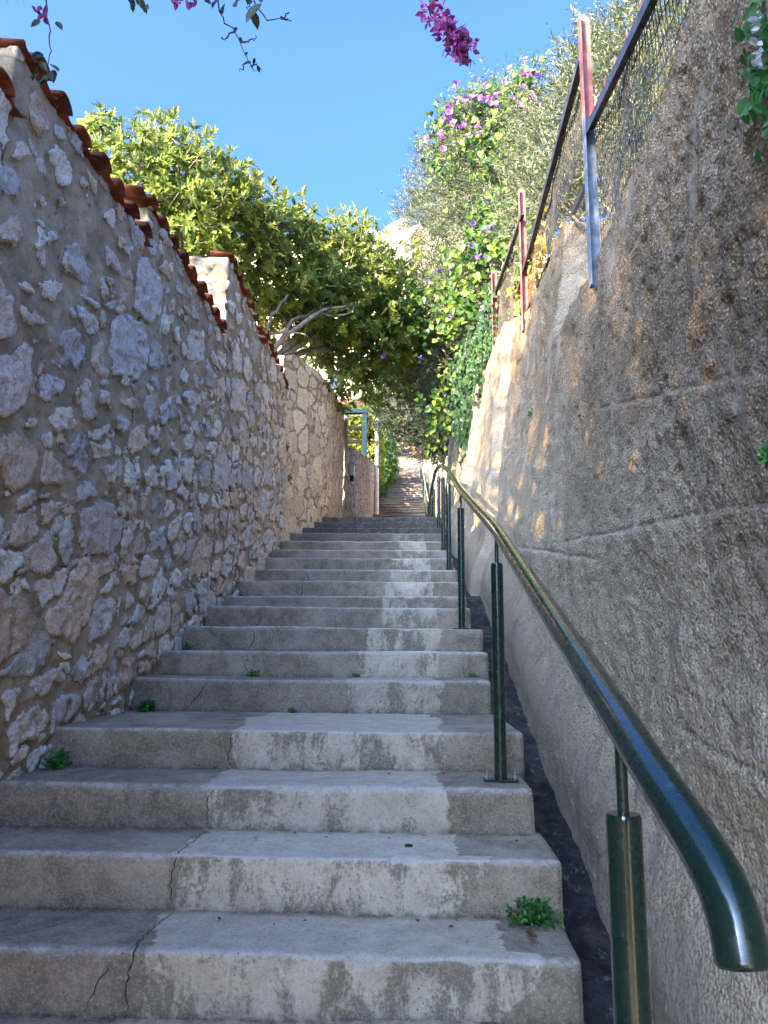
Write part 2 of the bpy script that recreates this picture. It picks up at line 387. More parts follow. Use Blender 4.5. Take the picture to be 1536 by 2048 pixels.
# ---- flight one
stair = empty('staircase', (0, 2, -.9), label='weathered grey concrete steps in the foreground with a paler repaired strip down the middle', cat='staircase')
def prof_noise(P, amp=1.0, s=0):
    x, y, z = P[:, 0], P[:, 1], P[:, 2]
    D = np.stack([fbm(x * 9, y * 9, z * 9, s, 4), fbm(x * 9 + 40, y * 9, z * 9, s + 5, 4), fbm(x * 9, y * 9 + 70, z * 9, s + 9, 4)], 1) * .0035
    D += np.stack([fbm(x * 2, y * 2, z * 2, s + 1, 2)] * 3, 1) * .003
    return D * amp
def make_step(i):
    d = ND[i]; z = NZ[i]; zb = (NZ[i - 1] if i else z - .16) - .10
    dn = ND[i + 1] + .06 if i + 1 < len(ND) else 15.2
    xr = XR[i]; xl = -1.75 if d < 8.6 else -1.62
    near = d < 3.5
    rs = .011 if near else (.018 if d < 6 else .03)
    rr = .016 + .006 * math.sin(i * 2.3)
    prof = [(0, zz) for zz in np.arange(zb, z - rr, rs)]
    for a in np.linspace(0, math.pi / 2, 6): prof.append((rr - rr * math.cos(a), z - rr + rr * math.sin(a)))
    ty = np.arange(rr + rs, min(dn - d, 1.2), rs)
    prof += [(t, z + .004 * math.sin(t * 3)) for t in ty]
    if dn - d > 1.2: prof.append((dn - d, z))
    else: prof.append((dn - d, z))
    prof = np.array(prof); m = len(prof)
    xs = np.arange(xl, xr - .02, rs); xs = np.append(xs, [xr - .018, xr - .008, xr - .002])
    X = np.tile(xs, (m, 1)); Y = d + np.tile(prof[:, :1], (1, len(xs))); Z = np.tile(prof[:, 1:], (1, len(xs)))
    # rounded right end
    e = np.array([0] * (len(xs) - 3) + [.002, .008, .018])
    Y = Y + np.where(prof[:, :1] < rr, e[None, :] * .8, 0)
    Z = Z - np.where(prof[:, :1] > 0, e[None, :] * .5, 0)
    P = np.stack([X, Y, Z], -1).reshape(-1, 3)
    P = P + prof_noise(P, 1.0, i)
    # chipped nosing
    nos = np.exp(-((P[:, 1] - d) ** 2 + (P[:, 2] - z) ** 2) / .02 ** 2)
    ch = sst(.10, .6, fbm(P[:, 0] * 9, i * 3.1, 0, 31, 4)) * nos * .012
    ch = ch + sst(.45, .7, fbm(P[:, 0] * 2.1, i * 5.3, 0, 37, 5)) * nos * .02
    P[:, 1] += ch; P[:, 2] -= ch
    wob = fbm(P[:, 0] * 1.3, i * 7.7, 0, 5, 3) * .010; P[:, 2] += wob; P[:, 1] += fbm(P[:, 0] * 1.7, i * 3.3, 0, 6, 3) * .008
    # side cheek down into the gutter
    nc = len(xs)
    side_top = np.arange(m) * nc + nc - 1
    SV = P[side_top].copy(); SV2 = SV.copy(); SV2[:, 2] = zb - .25; SV2[:, 0] += .004
    rows = 10
    S = np.concatenate([SV + (SV2 - SV) * t for t in np.linspace(0, 1, rows)])
    S += prof_noise(S, 1.0, i) * np.repeat(np.linspace(0, 1, rows) > 0, m)[:, None]
    V = np.concatenate([P, S]); F1 = grid_faces(m, nc); F2 = grid_faces(rows, m, True) + len(P)
    pl = PL[i] + .02 * np.sin(V[:, 1] * 9 + i) + .03 * fbm(V[:, 2] * 6, V[:, 1] * 6, i, 3, 3)
    pr = PR[i] + .05 * fbm(V[:, 2] * 7, V[:, 1] * 5, i, 8, 3)
    if i in (7, 8): pr = pr + .10 * sst(0, .16, V[:, 2] - NZ[i - 1]) * (V[:, 1] < d + .05) + .02
    patch = np.minimum(V[:, 0] - pl, pr - V[:, 0])
    nosA = np.exp(-((V[:, 1] - d - .012) ** 2) / .016 ** 2) * np.exp(-((V[:, 2] - z) ** 2) / .012 ** 2)
    soot = sst(8.6, 9.3, V[:, 1]) * sst(10.8, 10.4, V[:, 1]) * 1.0 + .8 * sst(.30, .5, V[:, 0]) * sst(5.5, 8, V[:, 1]) * .5
    soot = soot * np.where(V[:, 1] > 10.8, 0, 1)
    dirt = np.exp(-np.clip(V[:, 1] - d - .0, 0, 9) * 60) * np.exp(-np.clip(V[:, 2] - (zb + .10), 0, 9) / .012) + sst(.05, .0, (ND[i + 1] if i + 1 < len(ND) else 99) - V[:, 1]) * .8  # darker along tread backs, riser feet and beside the left wall
    dirt += sst(-1.28, -1.46, V[:, 0]) * .5
    A = dict(tint=np.full(len(V), random.Random(i * 7 + 1).random()), patch=np.clip(patch, -1, 1), edge=np.clip(nosA, 0, 1), soot=np.clip(soot, 0, 1), dirt=np.clip(dirt, 0, 1))
    return mesh_obj('step', V, [F1, F2], M['conc'], stair, True, A)
steps = [make_step(i) for i in range(len(ND))]
# low landing at the foot of the flight
mb = MB(); mb.box((-1.75, -4, -2.3), (.46, -.1, -2.02)); mb.build('lower_landing', M['conc'], stair, False, tint=np.zeros(8), patch=np.full(8, -1.), edge=np.zeros(8), soot=np.zeros(8), dirt=np.zeros(8))

def crack(step_i, pts, w=.0035):
    w = w * .5
    """jagged dark crack: pts are (x, s) where s < 0 runs down the riser and s > 0 along the tread"""
    d, z = ND[step_i], NZ[step_i]
    P = []
    rs_ = random.Random(step_i * 13 + len(pts))
    for (a, b) in zip(pts[:-1], pts[1:]):
        n = max(3, int(math.hypot(a[0] - b[0], a[1] - b[1]) / .012))
        for k in range(n):
            t = k / n
            P.append((a[0] + (b[0] - a[0]) * t + rs_.uniform(-1, 1) * .006, a[1] + (b[1] - a[1]) * t + rs_.uniform(-1, 1) * .003))
    P.append(pts[-1])
    V = []; F = []
    for k, (x, s_) in enumerate(P):
        ww = w * (.35 + .9 * abs(math.sin(k * 1.7)) ) * (1 if 2 < k < len(P) - 3 else .4)
        dx = P[min(k + 1, len(P) - 1)][0] - P[max(k - 1, 0)][0]; ds = P[min(k + 1, len(P) - 1)][1] - P[max(k - 1, 0)][1]
        L = math.hypot(dx, ds) + 1e-9; nx, ns = -ds / L * ww, dx / L * ww
        for sg in (-1, 1):
            xx, s2 = x + nx * sg, s_ + ns * sg
            V.append((xx, d - .0045 if s2 < 0 else d + s2 + .004, z + s2 - .004 if s2 < 0 else z + .0065))
        if k: F.append((2 * k - 2, 2 * k - 1, 2 * k + 1, 2 * k))
    o = mesh_obj('crack', V, np.array(F), M['crack'], steps[step_i], False, {'rnd': np.zeros(len(V))})
    return o
crack(11, [(-1.06, -.01), (-1.10, -.08), (-1.14, -.13), (-1.16, -.16)], .005)
crack(12, [(-.93, -.01), (-.95, -.08), (-.91, -.14)])
crack(13, [(-1.0, -.01), (-.98, -.07), (-1.02, -.15)], .005)
crack(14, [(-1.08, -.01), (-1.05, -.08), (-1.09, -.16)], .005)
crack(15, [(-.86, -.01), (-.88, -.1)], .005)
crack(16, [(-.92, -.01), (-.90, -.08), (-.93, -.15)], .006)
crack(17, [(-.96, -.01), (-.93, -.08), (-.95, -.15)], .006)
crack(18, [(-.90, -.01), (-.96, -.06), (-.92, -.12)], .005)
crack(7, [(-.97, .19), (-1.02, .12), (-1.10, .06), (-1.12, -.005), (-1.10, -.06), (-1.12, -.12)], .003)
crack(7, [(-.76, -.01), (-.80, -.07), (-.83, -.14)], .0028)
crack(7, [(-.70, .28), (-.72, .1), (-.715, -.002), (-.725, -.06), (-.72, -.15)], .0035)
crack(8, [(-.69, .3), (-.70, .1), (-.705, -.004), (-.72, -.08), (-.70, -.15)], .003)
crack(9, [(-.69, -.004), (-.70, -.08), (-.69, -.14)], .003)
crack(10, [(-.71, -.004), (-.715, -.08), (-.71, -.14)], .0035)
crack(9, [(-1.2, .02), (-1.0, .015), (-.8, .02)], .002)
crack(11, [(-.30, -.004), (-.31, -.08), (-.305, -.16)], .003)

# ================================================================== VEGETATION (tables in metres: x, y, z, radius)
FIG_A=[(-3.45,8.00,5.69,0.55),(-3.24,8.30,5.83,0.80),(-3.11,8.60,6.32,0.45),(-2.96,8.00,5.04,0.80),(-2.70,8.60,5.76,0.75),(-2.63,9.00,6.17,0.40),(-2.47,9.00,5.59,0.80),(-2.15,9.30,5.85,0.50),(-2.26,9.00,5.23,0.70),(-2.60,8.60,5.07,0.70),(-2.00,9.60,5.80,0.35)]
FIG_B=[(-1.86,10.00,5.65,0.60),(-1.58,10.00,5.96,0.45),(-1.70,10.00,5.19,0.80),(-1.90,9.60,4.69,0.60),(-1.26,10.40,5.79,0.60),(-1.17,10.40,5.16,0.80),(-0.94,11.00,6.21,0.50),(-1.45,10.40,4.69,0.60),(-0.78,11.00,5.62,0.80),(-0.33,11.50,6.22,0.55),(-0.21,11.60,6.54,0.30),(-0.92,11.00,4.88,0.70),(-0.33,11.60,5.57,0.80),(-1.32,10.60,4.23,0.50),(-0.94,11.30,4.43,0.60),(-0.49,11.80,4.97,0.80),(0.08,12.00,5.49,0.60),(0.00,12.40,4.95,0.70),(-0.42,12.20,4.60,0.60),(-0.96,11.60,4.21,0.35),(-1.93,9.40,4.88,0.40)]
OLIVE_A=[(0.34,12.00,7.70,0.55),(0.12,12.00,7.32,0.30),(0.57,11.50,7.83,0.60),(0.49,11.50,6.92,0.70),(0.86,11.00,6.87,0.80),(0.76,10.60,7.64,0.60),(1.05,10.40,7.83,0.65),(1.31,10.00,7.77,0.60),(1.37,10.00,7.20,0.90),(1.16,10.20,6.69,0.90),(1.25,9.80,5.74,0.70),(0.77,11.00,6.19,0.70),(0.49,11.60,6.00,0.80),(0.96,10.60,5.48,0.80),(1.47,9.40,6.01,0.70)]
OLIVE_B=[(1.59,8.80,7.56,0.35),(1.63,8.60,6.89,0.60),(1.78,8.20,6.16,0.80),(1.58,8.80,6.12,0.70),(1.81,8.00,6.53,0.50),(2.10,7.50,6.56,0.50),(1.99,7.60,5.89,0.90),(1.72,7.80,5.11,0.70),(2.15,7.00,5.71,0.80),(2.34,6.60,5.93,0.70),(2.53,6.20,5.78,0.60),(2.38,6.40,5.21,0.80),(2.14,6.80,4.77,0.80),(1.94,7.20,4.60,0.70),(2.27,6.20,4.44,0.70),(1.63,8.20,4.99,0.50),(2.03,7.60,6.97,0.30)]
OLIVE_C=[(0.27,13.00,5.95,0.70),(0.45,13.00,5.18,0.80),(-0.00,13.40,5.74,0.60),(0.53,13.00,4.53,0.60),(0.67,12.00,5.49,0.70),(0.80,11.60,4.62,0.60),(0.19,13.80,4.81,0.50)]
OLIVE_D=[(-0.23,17.00,5.44,0.70),(0.34,16.50,5.04,0.80),(0.00,17.00,4.96,0.50),(0.65,16.00,4.55,0.60),(-0.37,18.00,6.27,0.60),(0.35,17.00,5.80,0.80)]
VINE=[(0.790,9.900,7.823),(0.998,9.800,7.781),(1.154,9.600,7.659),(1.371,9.400,7.534),(1.524,9.300,7.336),(0.557,10.300,7.931),(0.687,10.000,7.780),(0.555,10.300,7.678),(0.812,9.800,7.221),(0.968,9.600,6.915),(1.238,9.500,7.147),(1.485,9.300,7.145),(1.495,9.200,6.767),(1.547,9.200,7.523),(1.517,9.200,7.639),(0.446,10.400,7.500),(0.583,10.200,7.025),(1.058,9.500,6.688),(1.160,9.500,6.610),(1.209,9.200,5.744),(1.067,9.400,5.797),(0.949,9.600,5.623),(1.116,9.300,5.374),(1.153,9.100,5.118),(0.895,9.800,5.365),(0.771,10.000,5.323),(0.581,10.400,5.380),(0.376,10.800,5.425),(0.152,11.000,5.362),(0.604,10.200,4.969),(0.819,9.800,4.772),(0.576,10.400,4.679),(-0.463,11.000,5.201),(-0.153,10.800,5.186),(-0.625,11.200,4.963),(-0.420,11.000,4.711),(-0.379,11.000,4.308),(-0.308,11.000,5.036),(-0.001,11.000,4.953),(0.228,11.000,4.870),(1.274,9.000,5.407),(1.362,8.800,4.947),(0.450,11.000,3.439),(0.338,11.000,3.207),(0.377,11.000,3.751),(0.529,11.000,4.145)]
FLW=[(0.809,9.700,7.560),(0.951,9.700,7.606),(1.081,9.600,7.501),(1.138,9.500,7.344),(0.883,9.500,7.450),(1.303,9.300,7.494),(1.543,9.200,7.348),(1.622,9.100,7.123),(0.599,10.000,7.740),(0.523,10.100,7.595),(0.618,10.100,7.593),(0.511,10.200,7.355),(0.497,10.200,7.438),(0.313,10.500,7.557),(0.790,9.700,7.163),(0.979,9.500,6.904),(1.460,9.100,6.731),(1.518,9.100,7.465),(0.613,10.000,7.617),(0.532,10.200,7.173),(1.036,9.300,5.750),(0.886,9.500,5.565),(1.104,9.200,5.352),(1.017,9.300,5.375),(0.745,9.900,5.512),(0.887,9.700,5.369),(0.918,9.700,5.199),(0.997,9.600,5.159),(0.622,10.100,5.262),(0.479,10.400,5.381),(0.313,10.700,5.375),(0.595,10.100,4.544),(-0.635,11.100,4.936),(-0.458,11.000,4.630),(-0.615,11.100,4.592),(-0.318,11.000,4.348),(0.212,11.000,4.330),(1.549,9.100,6.856)]
IVY=[(1.077,8.600,4.185),(0.995,8.700,3.975),(0.911,8.800,3.762),(1.007,8.600,3.613),(0.835,9.000,3.586),(0.924,8.700,3.340),(0.756,9.200,3.400),(0.840,8.800,3.062),(0.713,9.500,3.239),(0.714,10.000,3.126),(0.780,9.200,2.811),(0.739,9.500,2.703),(0.658,9.600,3.617),(0.792,9.200,3.800),(1.033,8.300,3.670)]
IVYR=[(1.093,6.800,3.512),(1.158,6.500,3.356),(1.118,6.700,3.258),(1.149,6.300,3.443),(1.053,6.900,3.254),(1.090,6.700,3.060),(1.138,6.100,3.474),(1.049,7.000,3.510)]
TOP=[(-0.335,1.350,1.397),(-0.463,1.500,1.514),(-0.437,1.500,1.440),(-0.400,1.500,1.393),(-0.386,1.500,1.328),(-0.367,1.500,1.289),(-0.500,1.550,1.503),(-0.292,1.300,1.218),(-0.340,1.350,1.277),(-0.289,1.300,1.258),(-0.268,1.350,1.281),(-0.720,1.700,1.667),(-0.693,1.700,1.652),(-0.554,1.600,1.574),(-0.940,1.500,1.465),(-0.880,1.500,1.450),(-0.865,1.500,1.423),(-0.884,1.600,1.426),(-0.895,1.600,1.419),(-0.896,1.600,1.357),(-0.871,1.600,1.356),(-0.899,1.600,1.496),(-0.914,1.600,1.582),(-0.892,1.600,1.316),(0.058,2.000,1.932),(0.118,2.000,1.835),(0.154,2.000,1.757),(0.088,2.000,1.844),(0.170,2.000,1.825),(0.119,2.000,2.055)]
CR=[(0.912,1.750,1.626),(0.911,1.750,1.537),(0.918,1.800,1.506),(0.900,1.750,1.391),(0.929,1.800,1.719),(0.702,1.500,0.395),(0.681,1.500,0.380)]
SHADE = [(-4, -1.0, 3.6, 1.2), (-4, -2.6, 4.2, 1.6), (-4, -4.4, 4.4, 1.7), (-4, -6, 4, 1.5), (-2.8, -3.2, 3.4, 1.2), (-3.4, -5, 3.0, 1.3), (-5, -3.4, 5.4, 1.6), (-5.5, -1.4, 5.2, 1.2), (-2.4, -1.6, 2.9, .8), (-4, -.2, 4.9, 1.0), (-4.2, -1.0, 5.6, 1.0), (-4.3, 1.6, 5.0, 1.0), (-4.6, 3.4, 5.4, .8), (-4.1, .8, 4.0, .7)]
PER, GAP, GS = 430, -.05, 1.5
SUNX, SUNY, SUNZ = -.6, -.72, .33
AIR, DUST, OZ, SKYS = .6, 10, 9.6, .142
SUNE, EXPO = 3.5, 3.27

# ================================================================== LEFT RUBBLE WALL
def rubble_h(u, z, s=0, su=.28, sv=.175, fill=0.0, amp=1.0, big=True):
    """height (m), colour and stone mask of rubble masonry at wall coordinates (u along, z up)"""
    wu = u + .045 * fbm(u * 7, z * 7, 0, s + 1, 4); wv = z + .04 * fbm(u * 7 + 50, z * 7, 0, s + 2, 4)
    wv = wv - .22 * u     # courses follow the steps a little
    f1, f2, cid = voro(wu, wv, su, sv, s + 3)
    e = (f2 - f1)
    if big:      # now and then a much larger block
        b1, b2, bid = voro(wu + .7, wv + .4, su * 1.75, sv * 1.8, s + 50)
        inb = ((bid * 17.3) % 1) > .66
        eb = (b2 - b1) * 1.7
        e = np.where(inb, eb, np.minimum(e, eb + .10)); cid = np.where(inb, bid, cid)
    above = z - slope_z(u)
    # a second, finer set of pebbles packs the gaps
    g1, g2, cid2 = voro(wu + 3.3, wv + 1.7, su * .42, sv * .42, s + 30)
    thr = .095 + .19 * ((cid * 7.13) % 1) ** 1.5 + .17 * sst(.9, 2.3, above) + .06 * fbm(u * 1.1, z * 1.1, 0, s + 9, 2)
    thr = thr - fill
    en = e + .24 * fbm(u * 15, z * 15, 0, s + 4, 6, .6)
    m1 = sst(thr, thr + .065, en)
    keep2 = ((cid2 * 13.7) % 1) > (.72 + .15 * sst(1, 2.4, above))
    m2 = sst(.16, .34, (g2 - g1) + .1 * fbm(u * 40, z * 40, 0, s + 6, 3)) * keep2 * (m1 < .02) * sst(.02, -.06, en - thr + .02)
    stone = np.maximum(m1, m2)
    rc = (cid * 3.71) % 1; rb = (cid * 11.3) % 1; rr = np.where(m2 > m1, (cid2 * 5.1) % 1, (cid * 23.7) % 1)
    tilt = ((rc - .5) * (wu / su - np.floor(wu / su) - .5) + (rb - .5) * (wv / sv - np.floor(wv / sv) - .5)) * .030
    crag = (np.abs(fbm(u * 11, z * 11, rc * 9, s + 11, 5)) * -.045 + fbm(u * 30, z * 34, 0, s + 12, 3) * .006)
    h = m1 * (.015 + .012 * rb + tilt * .7 + crag) + m2 * .010
    h = h + (1 - stone) * (.020 * fbm(u * 7, z * 7, 0, s + 13, 5) + .013 * fbm(u * 24, z * 24, 0, s + 14, 4) - .006)
    h = h + .02 * fbm(u * 1.5, z * 1.5, 0, s + 15, 2)
    pal = np.array([(.68, .59, .48), (.58, .52, .44), (.48, .46, .42), (.64, .51, .38), (.80, .72, .60), (.56, .54, .50), (.60, .46, .33), (.72, .63, .50)])
    c = pal[(rr * 7.999).astype(int)] * (.82 + .3 * ((rr * 37) % 1))[..., None]
    return h * amp, np.clip(c * 1.2, 0, .84), stone
def strip_wall(name, cols, nrm, us, zs_lo, zs_hi, hfun, mat, parent, nz, extra=None, zpow=1.0):
    """cols (n,2) plan points, nrm (n,2) outward normals, us (n) coordinate along the wall"""
    n = len(cols); t = np.linspace(0, 1, nz) ** zpow
    lo = np.broadcast_to(zs_lo, (n,)); hi = np.broadcast_to(zs_hi, (n,))
    Z = lo[None, :] + (hi - lo)[None, :] * t[:, None]
    U = np.tile(us, (nz, 1)); A = hfun(U, Z)
    h = A[0]
    X = cols[None, :, 0] + nrm[None, :, 0] * h; Y = cols[None, :, 1] + nrm[None, :, 1] * h
    if extra is not None: X = X + extra(Y, Z, U)
    V = np.stack([X, Y, Z], -1).reshape(-1, 3)
    return V, grid_faces(nz, n), A, (nz, n)
def corner_cols(y0, y1, xf, thick, dy, sign, end=True, far=False, dend=.02):
    """plan path: near end face from the back to the front corner, then along the front face"""
    C = []; N = []; U = []
    if end:
        k = max(2, int(thick / dend)); 
        for j in range(k):
            C.append((xf(y0) - sign * thick * (1 - j / k), y0)); N.append((0, -1)); U.append(y0 - thick * (1 - j / k))
        C.append((xf(y0), y0)); N.append((sign * .8, -.8)); U.append(y0)
    else:
        C.append((xf(y0), y0)); N.append((sign, 0)); U.append(y0)
    y = y0
    while True:
        y += dy(y)
        if y >= y1: break
        C.append((xf(y), y)); N.append((sign, 0)); U.append(y)
    C.append((xf(y1), y1)); N.append((sign, 0)); U.append(y1)
    if far:
        for j in range(1, 8): C.append((xf(y1) - sign * thick * j / 7, y1)); N.append((0, 1)); U.append(y1 + j * .05)
    return np.array(C, float), np.array(N, float), np.array(U, float)

lwall = empty('stone_wall', (-1.45, 4, 0), label='grey rubble stone wall with wide mortar joints and stepped terracotta tile coping', cat='wall')
LX = lambda y: -1.455
def tiles(y0, y1, z0, z1, x_edge, parent, seed, last_half=False):
    """one run of barrel tiles: covers and pans laid across the wall head"""
    rs_ = random.Random(seed); mb = MB(); pitch = .205
    n = int(round((y1 - y0) / pitch)); pitch = (y1 - y0) / n
    zt = lambda y: z0 + (z1 - z0) * (y - y0) / (y1 - y0)
    def shell(yc, zc, r0, r1, up, x0, x1, rise, th, tone, yaw):
        na = 12; V = []; 
        for ring, rad in ((0, 0), (1, -th)):
            for x, r, dz in ((x0, r0, 0), ((x0 + x1) / 2, (r0 + r1) / 2, rise / 2), (x1, r1, rise)):
                for k in range(na + 1):
                    a = math.pi * k / na
                    rr = r + rad if up else r + rad
                    yy = math.cos(a) * rr; zz = math.sin(a) * rr * (.78 if up else -.42)
                    V.append((x, yc + yy + (x - x0) * yaw, zc + zz + dz))
        V = np.array(V); k1 = na + 1; V[:, 2] += .0035 * fbm(V[:, 0] * 18, V[:, 1] * 18, yc, 44, 3); V[:, 0] += .005 * fbm(V[:, 1] * 30, V[:, 2] * 30, yc, 45, 3)
        F = []
        for ring in (0, 1):
            o = ring * 3 * k1
            for i in range(2):
                for j in range(na):
                    q = (o + i * k1 + j, o + i * k1 + j + 1, o + (i + 1) * k1 + j + 1, o + (i + 1) * k1 + j)
                    F.append(q if ring == 0 else q[::-1])
        o = 3 * k1
        for j in range(na):
            F.append((j, j + 1, o + j + 1, o + j)[::-1]); a2 = 2 * k1
            F.append((a2 + j, a2 + j + 1, o + a2 + j + 1, o + a2 + j))
        for i in range(2):
            F.append((i * k1, (i + 1) * k1, o + (i + 1) * k1, o + i * k1)); q = na
            F.append((i * k1 + q, (i + 1) * k1 + q, o + (i + 1) * k1 + q, o + i * k1 + q)[::-1])
        mb.add(V, F, tone)
    for k in range(n + 1):
        y = y0 + pitch * k; j = rs_.uniform(-.008, .008); xo = rs_.uniform(-.012, .012)
        shell(y + j, zt(y) + .028, .054, .048, False, x_edge + xo - .012, x_edge - .19, .03, .012, rs_.random(), rs_.uniform(-.04, .04))
        if k < n:
            yc = y + pitch / 2 + rs_.uniform(-.008, .008); xo = rs_.uniform(-.015, .012)
            shell(yc, zt(yc) + .022 + rs_.uniform(-.005, .005), .064, .055, True, x_edge + xo, x_edge - .20, .03, .013, rs_.random(), rs_.uniform(-.05, .05))
    return mb.build('tile_coping', M['tile'], parent, True)
def dy_left(y): return .1 if y < 1.1 else (.03 if y < 2.2 else .0098 + .0016 * max(0, y - 3))
segs = [(-3.0, 2.42, 1.93, 1.93), (2.42, 3.84, 2.19, 2.21), (3.70, 5.62, 2.44, 2.45), (5.62, 7.12, 3.12, 2.97), (7.05, 8.60, 3.10, 3.08)]
for si, (a, b, za, zb_) in enumerate(segs):
    a2 = a if si in (0, 2, 4) else a
    a_eff = segs[si - 1][1] if si else a
    C, N, U = corner_cols(a_eff, b, LX, .42, dy_left, 1, end=True)
    lo = np.minimum(floor_z(np.maximum(C[:, 1], a_eff)) - .22, floor_z(np.array([a_eff]))[0] + 9)
    hi = np.interp(C[:, 1], [a_eff, b], [za, zb_])
    def hf(u, z, s=3): return rubble_h(u, z, s)
    nz = int((hi[0] - lo[0]) / (.0105 if si else .03))
    V, F, A, _ = strip_wall('w', C, N, U, lo, hi, hf, None, None, nz, extra=None)
    stn = A[2] * np.where(N[None, :, 1] < -.9, .25, 1.0)
    o = mesh_obj('wall_section', V, F, M['rubble'], lwall, True, {'Col': A[1].reshape(-1, 3), 'stone': stn.ravel()})
    mb = MB(); mb.box((-1.86, a_eff + .02, float(floor_z(a_eff)) - .6), (-1.52, b + .01, min(za, zb_) - .006)); mb.build('wall_core', M['rubble'], lwall, False, Col=np.full((8, 3), .3), stone=np.zeros(8))
    tiles(a + (0.03 if si else 0), b - (.0 if si != 2 else .06), za - .012, zb_ - .012, -1.415, lwall, si + 5)

# ================================================================== TAN ASHLAR WALL beyond it
tan_w = empty('tan_stone_wall', (-1.3, 10, 1.5), label='warm tan stone wall with tight joints and no tiles, past the end of the tiled rubble wall', cat='wall')
P2 = [(8.6, -1.50), (9.3, -1.36), (9.9, -1.25), (10.6, -1.18), (13.0, -1.17)]
X2 = lambda y: float(np.interp(y, [p[0] for p in P2], [p[1] for p in P2]))
C, N, U = corner_cols(8.6, 13.0, X2, .5, lambda y: .0175 + .002 * (y - 8.6), 1, end=True)
lo = floor_z(C[:, 1]) - .2; hi = np.interp(C[:, 1], [8.6, 8.9, 9.7, 11.0, 13.0], [3.50, 3.62, 3.75, 3.95, 4.12]) + .03 * fbm(C[:, 1] * 4, C[:, 0], 0, 4, 3)
def hf2(u, z):
    h, c, st = rubble_h(u, z, 77, .24, .15, .12, .62)
    w = np.array([.60, .47, .31]); g = c.mean(-1, keepdims=True)
    c = (.25 * c + .75 * g * w / .40)
    return h, c * .95, st
V, F, A, _ = strip_wall('w', C, N, U, lo, hi, hf2, None, None, 150)
mesh_obj('wall_section', V, F, M['rubble2'], tan_w, True, {'Col': A[1].reshape(-1, 3), 'stone': A[2].ravel()})
mb = MB()
for k in range(22):
    y0 = 8.62 + k * .2; z = float(np.interp(y0, [8.6, 8.9, 9.7, 11.0, 13.0], [3.50, 3.62, 3.75, 3.95, 4.12]))
    mb.box((X2(y0) - .45, y0, z - .3), (X2(y0 + .1) - .03, y0 + .2, z - .004))
mb.build('wall_head', M['palestone'], tan_w, False)

# dressed stone gate pier, wall beyond, letter box
pier = empty('gate_pier', (-1.16, 13.15, 1.84), label='narrow pale pier of stacked dressed blocks at the far end of the tan wall', cat='pier')
mb = MB()
for k in range(9):
    z0 = 1.7 + k * .272; j = (k % 2) * .012
    mb.box((-1.5, 13.01 + j, z0), (-1.115 + j, 13.33 - j, z0 + .262), k / 9)
    if k < 8: mb.box((-1.49, 13.03, z0 + .262), (-1.13, 13.31, z0 + .272), 0)
o = mb.build('pier_blocks', M['palestone'], pier, False)
w3 = empty('purple_grey_wall', (-1.05, 17, 2), label='shaded purple grey rubble wall with a sloping head beyond the gate pier', cat='wall')
X3 = lambda y: float(np.interp(y, [13.3, 20.0], [-1.15, -.96]))
C, N, U = corner_cols(13.35, 20.0, X3, .4, lambda y: .045, 1, end=False, far=True)
lo = floor_z(C[:, 1]) - .3; hi = np.interp(C[:, 1], [13.3, 20], [3.72, 5.05])
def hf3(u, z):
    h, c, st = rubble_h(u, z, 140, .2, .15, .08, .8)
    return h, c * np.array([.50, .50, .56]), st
V, F, A, _ = strip_wall('w', C, N, U, lo, hi, hf3, None, None, 90)
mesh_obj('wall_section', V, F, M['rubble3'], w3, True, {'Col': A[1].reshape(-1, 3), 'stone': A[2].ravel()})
box_ = empty('letter_box', (-1.11, 14.0, 3.2), label='small pale blue letter box fixed to the purple grey wall beside the gate pier', cat='letter box')
mb = MB(); mb.box((-1.14, 13.95, 3.29), (-1.045, 14.08, 3.47)); mb.box((-1.14, 13.94, 3.472), (-1.035, 14.09, 3.49)); mb.build('box_body', M['plastic'], box_, False)
mb = MB(); mb.box((-1.14, 13.96, 3.20), (-1.06, 14.07, 3.285)); mb.build('newspaper_holder', M['darkwood'], box_, False)

